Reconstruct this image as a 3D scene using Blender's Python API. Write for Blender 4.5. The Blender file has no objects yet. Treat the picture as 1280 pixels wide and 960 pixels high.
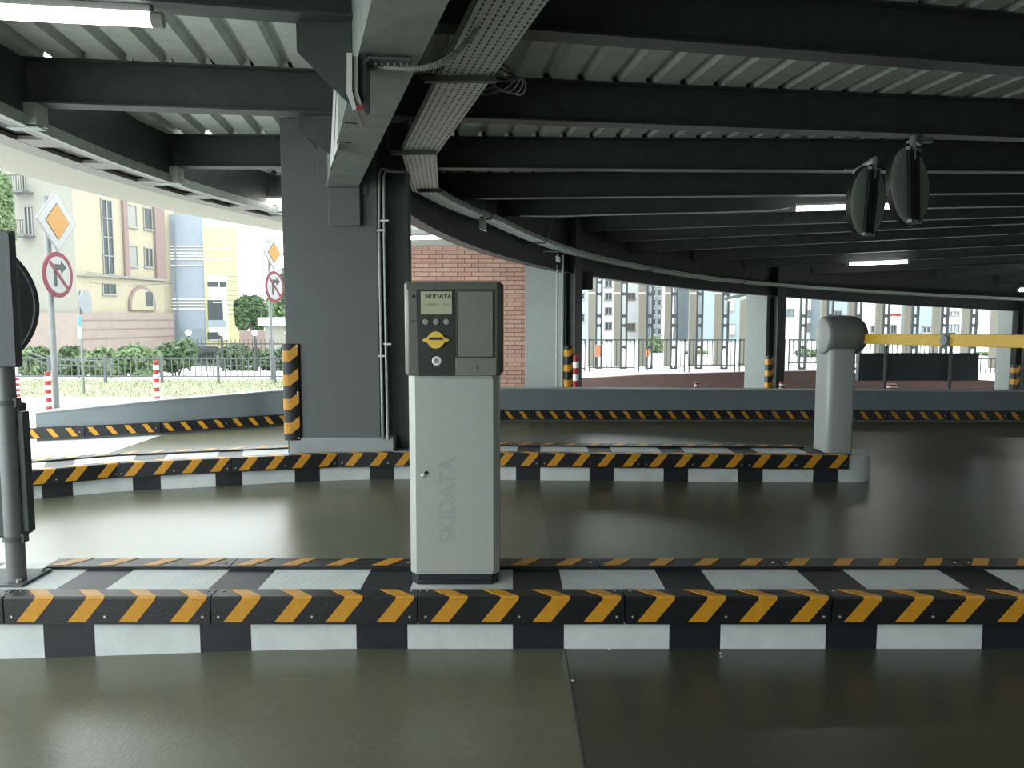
import bpy, math, random
from mathutils import Vector, Matrix, noise
random.seed(7)
SC = bpy.context.scene
COL = SC.collection
PI = math.pi
# ------------------------------------------------------------------ camera
F = 960.0
PITCH = math.atan(85.0 / F)
CAMH = 1.472
cam = bpy.data.cameras.new('camera'); cam.lens = 27.0; cam.sensor_width = 36.0; cam.clip_end = 500; cam.clip_start = .05
camo = bpy.data.objects.new('camera', cam); COL.objects.link(camo)
camo.location = (0, 0, CAMH); camo.rotation_euler = (PI / 2 - PITCH, 0, 0)
SC.camera = camo
# ------------------------------------------------------------------ sky, exposure
W = bpy.data.worlds.new('overcast'); SC.world = W; W.use_nodes = True
wn = W.node_tree.nodes; wl = W.node_tree.links
bg = wn['Background']; bg.inputs[1].default_value = 5.5
tc = wn.new('ShaderNodeTexCoord'); nz = wn.new('ShaderNodeTexNoise'); nz.inputs['Scale'].default_value = 1.6; nz.inputs['Detail'].default_value = 3
rp = wn.new('ShaderNodeValToRGB'); rp.color_ramp.elements[0].color = (.82, .92, .93, 1); rp.color_ramp.elements[1].color = (.94, 1, .985, 1)
wl.new(tc.outputs['Generated'], nz.inputs['Vector']); wl.new(nz.outputs['Fac'], rp.inputs[0]); wl.new(rp.outputs[0], bg.inputs[0])
vs = SC.view_settings
vs.view_transform = 'Standard'; vs.look = 'None'; vs.gamma = 1; vs.use_curve_mapping = False
vs.exposure = 0.0
SC.cycles.max_bounces = 10; SC.cycles.diffuse_bounces = 6; SC.cycles.glossy_bounces = 4
SC.cycles.sample_clamp_indirect = 6

# ------------------------------------------------------------------ pixel helper (plan measurements)
def ray(px, py):
    u = (px - 640) / F; v = (480 - py) / F
    return Vector((u, math.cos(PITCH) + v * math.sin(PITCH), -math.sin(PITCH) + v * math.cos(PITCH)))
def P(px, py, Y=None, z=None):
    d = ray(px, py)
    t = Y / d.y if Y is not None else (z - CAMH) / d.z
    return Vector((d.x * t, d.y * t, CAMH + d.z * t))
def onplane(px, py, a, b):
    """where the sight line meets the vertical plane through plan points a, b -> (distance along ab, z)"""
    d = ray(px, py); ex, ey = b[0] - a[0], b[1] - a[1]; L = math.hypot(ex, ey); ex /= L; ey /= L
    det = d.x * (-ey) + d.y * ex
    t = (a[0] * (-ey) + a[1] * ex) / det
    return ((d.x * t - a[0]) * ex + (d.y * t - a[1]) * ey, CAMH + d.z * t)

def plate_angle(px, ratio):
    """plan angle (0..90 deg) of a flat plate whose foreshortening in the photograph is ratio"""
    k = (px - 640) / F; best = 0; e = 9
    for i in range(0, 181):
        a = math.radians(i * .5); w = abs(math.cos(a) - k * math.sin(a))
        if i * .5 > (40 if k < 0 else 0) and abs(w - ratio) < e: e = abs(w - ratio); best = a
    return best
# ------------------------------------------------------------------ materials
def mat(name, col, rough=.6, metal=0, noise_s=None, noise_a=.12, bump=0, bump_s=40, emit=None, es=0, spec=None, col2=None, alpha=None):
    m = bpy.data.materials.new(name); m.use_nodes = True
    n = m.node_tree.nodes; l = m.node_tree.links; b = n['Principled BSDF']
    c4 = (*col, 1)
    b.inputs['Base Color'].default_value = c4; b.inputs['Roughness'].default_value = rough; b.inputs['Metallic'].default_value = metal
    if spec is not None: b.inputs['Specular IOR Level'].default_value = spec
    if emit: b.inputs['Emission Color'].default_value = (*emit, 1); b.inputs['Emission Strength'].default_value = es
    t = n.new('ShaderNodeTexCoord')
    if noise_s:
        x = n.new('ShaderNodeTexNoise'); x.inputs['Scale'].default_value = noise_s; x.inputs['Detail'].default_value = 6; x.inputs['Roughness'].default_value = .65
        l.new(t.outputs['Object'], x.inputs['Vector'])
        r = n.new('ShaderNodeValToRGB'); r.color_ramp.elements[0].position = .3; r.color_ramp.elements[1].position = .7
        lo = col2 if col2 else tuple(max(0, k * (1 - noise_a)) for k in col)
        r.color_ramp.elements[0].color = (*lo, 1); r.color_ramp.elements[1].color = (*[min(1, k * (1 + (0 if col2 else noise_a))) for k in col], 1)
        l.new(x.outputs['Fac'], r.inputs[0]); l.new(r.outputs[0], b.inputs['Base Color'])
    if bump:
        x2 = n.new('ShaderNodeTexNoise'); x2.inputs['Scale'].default_value = bump_s; x2.inputs['Detail'].default_value = 4
        l.new(t.outputs['Object'], x2.inputs['Vector'])
        bm = n.new('ShaderNodeBump'); bm.inputs['Strength'].default_value = bump; bm.inputs['Distance'].default_value = .01
        l.new(x2.outputs['Fac'], bm.inputs['Height']); l.new(bm.outputs[0], b.inputs['Normal'])
    return m
M = {}
M['steel'] = mat('dark steel paint', (.043, .051, .050), .55, 0, 6, .25, .15, 60)
M['steel_black'] = mat('blackened steel paint', (.022, .026, .026), .5, 0, 6, .2)
M['galv'] = mat('galvanised deck', (.50, .545, .51), .5, .1, 9, .12)
M['tray'] = mat('galvanised tray', (.38, .42, .39), .5, .1, 12, .15)
M['girder'] = mat('grey girder paint', (.215, .245, .225), .6, 0, 5, .22, .2, 30)
M['pier'] = mat('dark grey pier paint', (.105, .118, .118), .65, 0, 4, .06, .08, 90)
M['pier_light'] = mat('grey pier paint', (.20, .225, .218), .65, 0, 4, .06, .08, 90)
M['plinth'] = mat('light grey painted concrete', (.27, .30, .31), .6, 0, 5, .08, .2, 40)
M['white_paint'] = mat('white kerb paint', (.56, .60, .60), .6, 0, 5, .10, .3, 45)
M['black_paint'] = mat('black kerb paint', (.010, .013, .017), .5, 0, 7, .3, .08, 45)
M['rubber'] = mat('black rubber', (.008, .009, .010), .42, 0, 20, .3, .2, 140)
M['yellow'] = mat('yellow reflective film', (.54, .25, .012), .42, 0, 30, .1, .35, 160)
M['bolt'] = mat('zinc bolt', (.5, .5, .48), .4, .6)
M['bronze'] = mat('machine head bronze grey', (.135, .138, .118), .42, .35, 30, .05)
M['panel'] = mat('machine door grey', (.20, .21, .182), .42, .35, 30, .05)
M['facia'] = mat('machine black facia', (.024, .027, .023), .4)
M['silver'] = mat('silver powder coat', (.41, .44, .41), .42, .25, 40, .04)
M['silver_dark'] = mat('grey side coat', (.16, .17, .15), .45, .25)
M['mark'] = mat('faint grey lettering', (.355, .38, .355), .45, .2)
M['lcd'] = mat('lcd olive', (.36, .37, .26), .3, emit=(.50, .52, .38), es=.10)
M['ink'] = mat('lcd ink', (.02, .025, .015), .5)
M['ink_soft'] = mat('lcd soft ink', (.16, .19, .11), .5)
M['lemon'] = mat('yellow plastic', (.78, .55, .07), .35)
M['button'] = mat('grey button', (.30, .32, .29), .3, .3)
M['chrome'] = mat('brushed ring', (.75, .76, .74), .25, .8)
M['dark'] = mat('dark gap', (.006, .007, .006), .6)
M['barrier'] = mat('barrier silver', (.33, .355, .345), .45, .2, 30, .04)
M['barrier_head'] = mat('barrier head grey', (.155, .168, .162), .5, 0, 30, .05)
M['arm'] = mat('yellow barrier arm', (.72, .46, .05), .45, 0, 12, .05)
M['lowwall'] = mat('grey wall paint', (.17, .20, .215), .7, 0, 3, .06, .1, 60)
M['lowwall_cap'] = mat('pale wall cap', (.34, .37, .37), .7)
M['brown'] = mat('brown parapet', (.075, .042, .037), .8, 0, 3, .12)
M['mortar'] = mat('dark mortar', (.16, .10, .085), .85)
M['brick'] = mat('salmon brick', (.50, .285, .22), .7, 0, 3.0, .14, .2, 60)
M['soffit'] = mat('pale soffit', (.46, .50, .46), .8, 0, 4, .05)
M['wall_dark'] = mat('dark rear wall', (.05, .055, .05), .8, 0, 2, .2)
M['tube'] = mat('tube lamp', (1, 1, 1), .4, emit=(1, .98, .94), es=15)
M['lampbody'] = mat('lamp body grey', (.30, .32, .30), .5)
M['mirror_back'] = mat('mirror back grey', (.44, .49, .45), .42, .2, 20, .08)
M['rim'] = mat('black rim', (.02, .02, .02), .5)
M['signback'] = mat('sign back dark grey', (.042, .052, .054), .5, .1, 8, .2)
M['pole'] = mat('grey pole', (.17, .18, .18), .5, .3, 10, .1)
M['sign_white'] = mat('sign white', (.27, .27, .265), .5)
M['sign_yellow'] = mat('sign amber', (.30, .145, .022), .5)
M['sign_red'] = mat('sign red', (.125, .004, .018), .5)
M['sign_black'] = mat('sign black', (.02, .03, .025), .5)
M['sign_grey'] = mat('sign back grey', (.20, .21, .23), .5)
M['sign_blue'] = mat('sign blue', (.06, .22, .40), .5)
M['red'] = mat('red plastic', (.28, .018, .02), .5)
M['white'] = mat('white plastic', (.8, .8, .8), .5)
M['whitebox'] = mat('white sign box', (.62, .63, .60), .5)
M['fascia'] = mat('beige fascia sheet', (.52, .48, .42), .5, .1, 3, .06)
M['slotgrey'] = mat('grey slotted trim', (.27, .25, .23), .5, .2, 6, .1)
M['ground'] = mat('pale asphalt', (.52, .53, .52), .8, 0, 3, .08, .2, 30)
M['grass'] = mat('pale grass', (.19, .22, .12), .9, 0, 8, .3, .5, 30)
M['leaf'] = mat('leaf green', (.06, .10, .045), .6, 0, 2.5, .5)
M['leaf_pale'] = mat('pale leaf green', (.105, .155, .07), .6, 0, 2.5, .4)
M['bark'] = mat('bark', (.12, .10, .08), .9)
M['rail'] = mat('grey railing', (.095, .105, .108), .6)
M['iron'] = mat('black iron', (.03, .035, .03), .5)
M['cream'] = mat('cream render', (.28, .25, .185), .85, 0, 2, .04)
M['beige'] = mat('beige grey render', (.20, .197, .172), .85, 0, 2, .05)
M['pink'] = mat('pink stone', (.225, .18, .16), .85, 0, 2, .08)
M['pink_dark'] = mat('rose pilaster', (.18, .13, .12), .85)
M['blue'] = mat('pale blue cladding', (.235, .27, .32), .7, 0, 2, .04)
M['bluegrey'] = mat('blue grey cladding', (.20, .24, .265), .7)
M['straw'] = mat('pale yellow cladding', (.40, .38, .20), .8)
M['plaster'] = mat('white plaster', (.72, .72, .70), .8, 0, 2, .04)
M['greige'] = mat('greige cladding', (.155, .147, .12), .7, 0, 4, .06)
M['glass'] = mat('window glass', (.045, .055, .06), .3, 0, spec=.25)
M['frame'] = mat('window frame', (.20, .20, .185), .6)
M['carpaint'] = mat('dark car paint', (.03, .035, .04), .25, .4)
M['carpaint2'] = mat('silver car paint', (.30, .32, .33), .3, .5)
M['tyre'] = mat('tyre', (.015, .015, .015), .8)
M['orange'] = mat('orange board', (.42, .13, .05), .6)

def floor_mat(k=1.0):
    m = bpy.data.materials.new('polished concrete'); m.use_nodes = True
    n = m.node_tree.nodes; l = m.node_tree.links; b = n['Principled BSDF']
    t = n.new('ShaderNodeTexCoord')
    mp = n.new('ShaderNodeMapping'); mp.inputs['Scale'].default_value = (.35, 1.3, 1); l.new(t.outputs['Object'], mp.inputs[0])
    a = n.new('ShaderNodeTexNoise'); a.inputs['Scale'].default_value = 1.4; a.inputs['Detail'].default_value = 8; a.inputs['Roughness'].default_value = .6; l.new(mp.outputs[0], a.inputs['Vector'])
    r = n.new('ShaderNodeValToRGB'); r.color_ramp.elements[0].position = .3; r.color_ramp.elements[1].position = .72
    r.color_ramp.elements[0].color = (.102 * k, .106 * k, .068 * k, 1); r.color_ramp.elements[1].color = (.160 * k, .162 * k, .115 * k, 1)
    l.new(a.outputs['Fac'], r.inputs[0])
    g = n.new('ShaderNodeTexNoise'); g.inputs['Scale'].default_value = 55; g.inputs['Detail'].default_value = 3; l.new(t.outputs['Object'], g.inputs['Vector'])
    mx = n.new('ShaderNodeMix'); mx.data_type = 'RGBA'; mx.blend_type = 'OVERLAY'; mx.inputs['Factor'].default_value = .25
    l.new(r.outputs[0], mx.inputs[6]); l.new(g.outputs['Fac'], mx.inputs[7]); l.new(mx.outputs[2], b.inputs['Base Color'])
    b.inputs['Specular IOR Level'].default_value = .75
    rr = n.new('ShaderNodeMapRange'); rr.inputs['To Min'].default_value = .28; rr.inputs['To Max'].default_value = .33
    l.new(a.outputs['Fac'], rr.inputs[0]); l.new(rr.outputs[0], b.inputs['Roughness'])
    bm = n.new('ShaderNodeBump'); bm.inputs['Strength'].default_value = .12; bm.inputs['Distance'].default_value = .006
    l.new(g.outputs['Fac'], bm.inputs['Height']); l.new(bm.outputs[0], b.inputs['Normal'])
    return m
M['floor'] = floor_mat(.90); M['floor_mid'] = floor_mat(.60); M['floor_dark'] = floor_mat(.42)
def perf_mat(name, base, hole, sx, sy, thr):
    """sheet steel with rows of small punched holes, too fine to cut one by one (uses the strip's own UVs in metres)"""
    m = bpy.data.materials.new(name); m.use_nodes = True
    n = m.node_tree.nodes; l = m.node_tree.links; b = n['Principled BSDF']
    t = n.new('ShaderNodeUVMap'); mp = n.new('ShaderNodeMapping'); mp.inputs['Scale'].default_value = (sx, sy, 1)
    l.new(t.outputs[0], mp.inputs[0])
    fr = n.new('ShaderNodeVectorMath'); fr.operation = 'FRACTION'; l.new(mp.outputs[0], fr.inputs[0])
    sb = n.new('ShaderNodeVectorMath'); sb.operation = 'SUBTRACT'; sb.inputs[1].default_value = (.5, .5, 0); l.new(fr.outputs[0], sb.inputs[0])
    sc = n.new('ShaderNodeVectorMath'); sc.operation = 'MULTIPLY'; sc.inputs[1].default_value = (thr[0], thr[1], 0); l.new(sb.outputs[0], sc.inputs[0])
    ln = n.new('ShaderNodeVectorMath'); ln.operation = 'LENGTH'; l.new(sc.outputs[0], ln.inputs[0])
    lt = n.new('ShaderNodeMath'); lt.operation = 'LESS_THAN'; lt.inputs[1].default_value = .5; l.new(ln.outputs['Value'], lt.inputs[0])
    mx = n.new('ShaderNodeMix'); mx.data_type = 'RGBA'; mx.inputs[6].default_value = (*base, 1); mx.inputs[7].default_value = (*hole, 1)
    l.new(lt.outputs[0], mx.inputs[0]); l.new(mx.outputs[2], b.inputs['Base Color'])
    b.inputs['Roughness'].default_value = .5; b.inputs['Metallic'].default_value = .15
    return m
M['tray_perf'] = perf_mat('perforated tray', (.42, .47, .43), (.03, .035, .03), 20, 26, (1.35, 3.2))
M['soffit_perf'] = perf_mat('perforated fascia', (.56, .51, .43), (.30, .28, .24), 45, 45, (1.9, 1.9))

# ------------------------------------------------------------------ mesh building
class MB:
    def __init__(s): s.v = []; s.f = []; s.m = []; s.uv = {}
    def add(s, vs_, fs, mi=0):
        o = len(s.v); s.v += [Vector(p) for p in vs_]
        for f in fs: s.f.append([i + o for i in f]); s.m.append(mi)
        return s
    def box(s, x0, x1, y0, y1, z0, z1, mi=0, T=None):
        v = [Vector(p) for p in ((x0, y0, z0), (x1, y0, z0), (x1, y1, z0), (x0, y1, z0), (x0, y0, z1), (x1, y0, z1), (x1, y1, z1), (x0, y1, z1))]
        if T: v = [T @ p for p in v]
        return s.add(v, [(0, 3, 2, 1), (4, 5, 6, 7), (0, 1, 5, 4), (1, 2, 6, 5), (2, 3, 7, 6), (3, 0, 4, 7)], mi)
    def prism(s, pts, vec, mi=0):
        n = len(pts); pts = [Vector(p) for p in pts]; vec = Vector(vec)
        v = pts + [p + vec for p in pts]
        fs = [list(range(n - 1, -1, -1)), list(range(n, 2 * n))] + [(i, (i + 1) % n, n + (i + 1) % n, n + i) for i in range(n)]
        nrm = Vector((0, 0, 0))
        for i in range(n): nrm += pts[i].cross(pts[(i + 1) % n])
        if nrm.dot(vec) < 0: fs = [list(reversed(f)) for f in fs]
        return s.add(v, fs, mi)
    def cyl(s, a, b, r, r2=None, n=16, mi=0):
        a = Vector(a); b = Vector(b); r2 = r if r2 is None else r2
        d = (b - a).normalized(); u = d.orthogonal().normalized(); w = d.cross(u)
        v = []
        for c, rr in ((a, r), (b, r2)):
            for i in range(n):
                t = 2 * PI * i / n; v.append(c + (u * math.cos(t) + w * math.sin(t)) * rr)
        fs = [list(range(n - 1, -1, -1)), list(range(n, 2 * n))] + [(i, (i + 1) % n, n + (i + 1) % n, n + i) for i in range(n)]
        return s.add(v, fs, mi)
    def lathe(s, c, axis, prof, n=28, mi=0):
        """prof: (distance along axis, radius)"""
        c = Vector(c); d = Vector(axis).normalized(); u = d.orthogonal().normalized(); w = d.cross(u); v = []
        for h, r in prof:
            for i in range(n):
                t = 2 * PI * i / n; v.append(c + d * h + (u * math.cos(t) + w * math.sin(t)) * max(r, 1e-4))
        fs = []
        for k in range(len(prof) - 1):
            for i in range(n):
                j = (i + 1) % n; fs.append((k * n + i, k * n + j, (k + 1) * n + j, (k + 1) * n + i))
        fs.append(list(range(n - 1, -1, -1))); fs.append([(len(prof) - 1) * n + i for i in range(n)])
        return s.add(v, fs, mi)
    def tube(s, path, r, n=8, mi=0):
        path = [Vector(p) for p in path]; v = []; u = None
        for k, p in enumerate(path):
            d = (path[min(k + 1, len(path) - 1)] - path[max(k - 1, 0)]).normalized()
            u = d.orthogonal().normalized() if u is None else (u - d * u.dot(d)).normalized()
            w = d.cross(u)
            for i in range(n):
                t = 2 * PI * i / n; v.append(p + (u * math.cos(t) + w * math.sin(t)) * r)
        fs = [(k * n + i, k * n + (i + 1) % n, (k + 1) * n + (i + 1) % n, (k + 1) * n + i) for k in range(len(path) - 1) for i in range(n)]
        fs.append(list(range(n - 1, -1, -1))); fs.append([(len(path) - 1) * n + i for i in range(n)])
        return s.add(v, fs, mi)
    def sweep(s, path, prof, mi=0, mf=None, uv=False):
        """closed profile [(n, z)] carried along a path; n points to the left of travel"""
        path = [Vector(p) for p in path]; k = len(prof); o = len(s.v)
        cum = [0]
        for i in range(1, len(path)): cum.append(cum[-1] + (path[i] - path[i - 1]).length)
        for i, p in enumerate(path):
            if i == 0: d = path[1] - p; sc = 1
            elif i == len(path) - 1: d = p - path[i - 1]; sc = 1
            else:
                d1 = (p - path[i - 1]); d2 = (path[i + 1] - p); d1.z = d2.z = 0; d1.normalize(); d2.normalize(); d = d1 + d2
                sc = 2 / max(d.length, .5)
            d = Vector((d.x, d.y, 0)).normalized(); nn = Vector((-d.y, d.x, 0)) * sc
            for a, b in prof: s.v.append(p + nn * a + Vector((0, 0, b)))
        pc = [0]
        for j in range(k): pc.append(pc[-1] + math.dist(prof[j], prof[(j + 1) % k]))
        for i in range(len(path) - 1):
            for j in range(k):
                j2 = (j + 1) % k
                if uv: s.uv[len(s.f)] = [(cum[i], pc[j]), (cum[i + 1], pc[j]), (cum[i + 1], pc[j + 1]), (cum[i], pc[j + 1])]
                s.f.append([o + i * k + j, o + (i + 1) * k + j, o + (i + 1) * k + j2, o + i * k + j2])
                s.m.append(mf(i, j) if mf else mi)
        s.f.append([o + j for j in range(k - 1, -1, -1)]); s.m.append(mf(0, 0) if mf else mi)
        e = o + (len(path) - 1) * k
        s.f.append([e + j for j in range(k)]); s.m.append(mf(len(path) - 2, 0) if mf else mi)
        return s
    def mesh(s, name, mats, origin=None, smooth=35, recalc=True):
        import bmesh
        me = bpy.data.meshes.new(name)
        org = Vector(origin) if origin is not None else Vector((0, 0, 0))
        me.from_pydata([tuple(p - org) for p in s.v], [], s.f)
        if not isinstance(mats, (list, tuple)): mats = [mats]
        for m in mats: me.materials.append(M[m] if isinstance(m, str) else m)
        me.polygons.foreach_set('material_index', s.m)
        if s.uv:
            ul = me.uv_layers.new(name='UVMap')
            for fi, c in s.uv.items():
                for q, li in enumerate(me.polygons[fi].loop_indices): ul.data[li].uv = c[q]
        if recalc:
            bm = bmesh.new(); bm.from_mesh(me); bmesh.ops.recalc_face_normals(bm, faces=bm.faces); bm.to_mesh(me); bm.free()
        if smooth:
            me.polygons.foreach_set('use_smooth', [True] * len(me.polygons)); me.set_sharp_from_angle(angle=math.radians(smooth))
        me.update()
        return me
    def obj(s, name, mats, parent=None, bevel=0, smooth=35, recalc=True):
        """linked as ONE mesh; vertices were written in world space, the object sits at its parent's origin"""
        org = Vector(parent['_o']) if parent is not None else None
        if parent is None:
            xs = [p.x for p in s.v]; ys = [p.y for p in s.v]; zs = [p.z for p in s.v]
            org = Vector(((min(xs) + max(xs)) / 2, (min(ys) + max(ys)) / 2, min(zs)))
        o = bpy.data.objects.new(name, s.mesh(name, mats, org, smooth, recalc)); COL.objects.link(o)
        o['_o'] = tuple(org)
        if parent is None: o.location = org
        else: o.parent = parent
        if bevel:
            b = o.modifiers.new('edge', 'BEVEL'); b.width = bevel; b.segments = 2; b.limit_method = 'ANGLE'
        return o
def tag(o, label, cat, group=None):
    o['label'] = label; o['category'] = cat
    if group: o['group'] = group
    return o
def thing(name, label, cat, loc, group=None):
    o = bpy.data.objects.new(name, None); COL.objects.link(o); o.location = loc; o['_o'] = tuple(loc); o.empty_display_size = .1
    return tag(o, label, cat, group)
def struct(o): o['kind'] = 'structure'; return o
def sroot(name, loc=(0, 0, 0)):
    o = bpy.data.objects.new(name, None); COL.objects.link(o); o.location = loc; o['_o'] = tuple(loc); o['kind'] = 'structure'; return o
def inst(name, me, parent, loc, rz=0, rot=None):
    """a part sharing mesh data, placed by world location below its parent (parent unrotated)"""
    o = bpy.data.objects.new(name, me); COL.objects.link(o); o.parent = parent
    o.location = Vector(loc) - Vector(parent['_o']); o.rotation_euler = rot if rot else (0, 0, rz); o['_o'] = tuple(loc)
    return o
def sub(name, me, parent, loc=(0, 0, 0), rot=(0, 0, 0)):
    o = bpy.data.objects.new(name, me); COL.objects.link(o); o.parent = parent; o.location = loc; o.rotation_euler = rot
    return o
def copytree(o, parent=None):
    c = o.copy(); COL.objects.link(c); c.parent = parent
    for ch in list(o.children): copytree(ch, c)
    return c
def arclen(path):
    s = [0]
    for i in range(1, len(path)): s.append(s[-1] + (Vector(path[i]) - Vector(path[i - 1])).length)
    return s
def at_s(path, s, cum=None):
    cum = cum or arclen(path)
    if s <= 0:
        d = (Vector(path[1]) - Vector(path[0])).normalized(); return Vector(path[0]) + d * s
    for i in range(1, len(path)):
        if s <= cum[i] or i == len(path) - 1:
            d = (Vector(path[i]) - Vector(path[i - 1])); L = d.length
            return Vector(path[i - 1]) + d * ((s - cum[i - 1]) / L)
def smoothpath(pts, n=8):
    pts = [Vector(p) for p in pts]; out = []
    q = [pts[0] * 2 - pts[1]] + pts + [pts[-1] * 2 - pts[-2]]
    for i in range(1, len(q) - 2):
        for k in range(n):
            t = k / n; a, b, c, d = q[i - 1], q[i], q[i + 1], q[i + 2]
            out.append(.5 * ((2 * b) + (c - a) * t + (2 * a - 5 * b + 4 * c - d) * t * t + (3 * b - a - 3 * c + d) * t ** 3))
    out.append(pts[-1]); return out
def text_mesh(txt, size, depth=.0008, bold=0):
    cu = bpy.data.curves.new('t', 'FONT'); cu.body = txt; cu.size = size; cu.extrude = depth; cu.align_x = 'CENTER'; cu.align_y = 'CENTER'; cu.offset = bold
    o = bpy.data.objects.new('t', cu); COL.objects.link(o)
    dg = bpy.context.evaluated_depsgraph_get(); me = bpy.data.meshes.new_from_object(o.evaluated_get(dg))
    bpy.data.objects.remove(o); return me

CX, CY, R = 9.7, 6.4, 11.1           # the round garage: plan centre and column ring
def ring(r, deg, z=0): a = math.radians(deg); return Vector((CX + r * math.cos(a), CY + r * math.sin(a), z))
def lerp(a, b, t): return a + (b - a) * t
def interp(x, tab):
    if x <= tab[0][0]: return tab[0][1]
    for (a, b), (c, d) in zip(tab, tab[1:]):
        if x <= c: return lerp(b, d, (x - a) / (c - a))
    return tab[-1][1]
ANG = [176, 143, 111.5, 81]
def girder_z(deg): return interp(-deg, [(-176, 2.59), (-143, 2.19), (-111.5, 1.89), (-81, 1.57), (-60, 1.4)])
def girder_top(deg): return interp(-deg, [(-176, 3.2), (-143, 3.16), (-111.5, 2.80), (-81, 2.45), (-60, 2.3)])
def floor_z(deg): return interp(-deg, [(-176, 0), (-143, -.05), (-111.5, -.4), (-81, -.65)])

# ================================================================== STRUCTURE
# floor with the slight fall towards the left end of the first island
def fz(x, y): return -.05 * min(1, max(0, (-x - .9) / 1.4)) * min(1, max(0, (4.6 - y) / 1.0))
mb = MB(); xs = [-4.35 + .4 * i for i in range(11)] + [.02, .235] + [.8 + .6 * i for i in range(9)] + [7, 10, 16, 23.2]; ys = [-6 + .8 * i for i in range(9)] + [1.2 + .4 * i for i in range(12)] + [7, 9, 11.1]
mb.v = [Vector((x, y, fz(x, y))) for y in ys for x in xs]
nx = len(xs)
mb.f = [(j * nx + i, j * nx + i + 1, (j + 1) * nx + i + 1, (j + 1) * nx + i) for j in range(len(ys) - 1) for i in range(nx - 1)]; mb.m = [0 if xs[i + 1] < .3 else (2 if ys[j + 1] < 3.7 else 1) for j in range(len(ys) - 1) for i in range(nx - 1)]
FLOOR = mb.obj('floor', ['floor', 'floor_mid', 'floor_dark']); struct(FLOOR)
mb = MB(); a = P(700, 813, z=0); b = P(752, 965, z=0); mb.box(.231, .239, -5, 3.36, .0003, .0012)
o = mb.obj('floor_joint', 'wall_dark', None, smooth=0); o.parent = FLOOR; o.matrix_parent_inverse = Matrix.Translation(FLOOR.location).inverted()
# fallen ramp slab behind the low wall
mb = MB()
for k in range(24):
    a0 = 150 - k * 4.5; a1 = a0 - 4.5
    mb.add([ring(5, a0, floor_z(a0) - .25), ring(5, a1, floor_z(a1) - .25), ring(13.5, a1, floor_z(a1) - .05), ring(13.5, a0, floor_z(a0) - .05)], [(0, 1, 2, 3)])
struct(mb.obj('ramp_floor', 'floor', smooth=0))
# outside ground, left: flat then falling away
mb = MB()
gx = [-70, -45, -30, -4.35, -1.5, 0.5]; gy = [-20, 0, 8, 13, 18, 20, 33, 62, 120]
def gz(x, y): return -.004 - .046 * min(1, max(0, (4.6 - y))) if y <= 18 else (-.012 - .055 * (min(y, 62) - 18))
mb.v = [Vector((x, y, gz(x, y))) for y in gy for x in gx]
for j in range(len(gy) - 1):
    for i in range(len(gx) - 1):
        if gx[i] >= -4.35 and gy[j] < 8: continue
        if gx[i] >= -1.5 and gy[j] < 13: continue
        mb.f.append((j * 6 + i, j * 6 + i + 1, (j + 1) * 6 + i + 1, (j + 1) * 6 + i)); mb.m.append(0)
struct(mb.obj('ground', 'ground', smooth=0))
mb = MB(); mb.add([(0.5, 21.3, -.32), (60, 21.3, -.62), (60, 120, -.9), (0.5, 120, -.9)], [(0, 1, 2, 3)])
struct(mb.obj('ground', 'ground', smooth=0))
mb = MB(); mb.add([(.5, 13, -1.25), (40, 13, -1.25), (40, 21.4, -1.25), (.5, 21.4, -1.25)], [(0, 1, 2, 3)])
struct(mb.obj('ramp_floor', 'ground', smooth=0))
# unseen walls at rear and right, added to keep sky light out
mb = MB(); mb.box(-3.4, 23, -6.2, -6, 0, 3.3); struct(mb.obj('wall_skyblock_back', 'wall_dark'))
mb = MB(); mb.box(23, 23.2, -6.2, 20.5, -1.3, 3.4); struct(mb.obj('wall_skyblock_right', 'wall_dark'))
mb = MB(); mb.box(14.6, 23, 18.2, 18.4, -1.3, 3.4); struct(mb.obj('wall_skyblock_far', 'wall_dark'))

# ---- ceiling: radial joists + corrugated deck
ZB = 2.9
def beamline(pa, za, pb, zb):
    a = P(pa[0], pa[1], z=za); b = P(pb[0], pb[1], z=zb); return a, b
B = [(Vector((.25, .9, ZB)), Vector((3, 1.6, ZB))), (Vector((.25, 2.25, ZB)), Vector((3, 2.9, ZB)))]
B = [(Vector((.25, -1.0, ZB)), Vector((3, -.1, ZB)))] + B
B += [beamline((700, 47), ZB, (1280, 90), ZB), beamline((680, 154), ZB, (1280, 175), ZB), beamline((640, 212), ZB, (1280, 216), ZB),
      beamline((660, 248), ZB, (1280, 242), ZB), beamline((700, 270), ZB, (1280, 258), ZB)]
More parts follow.
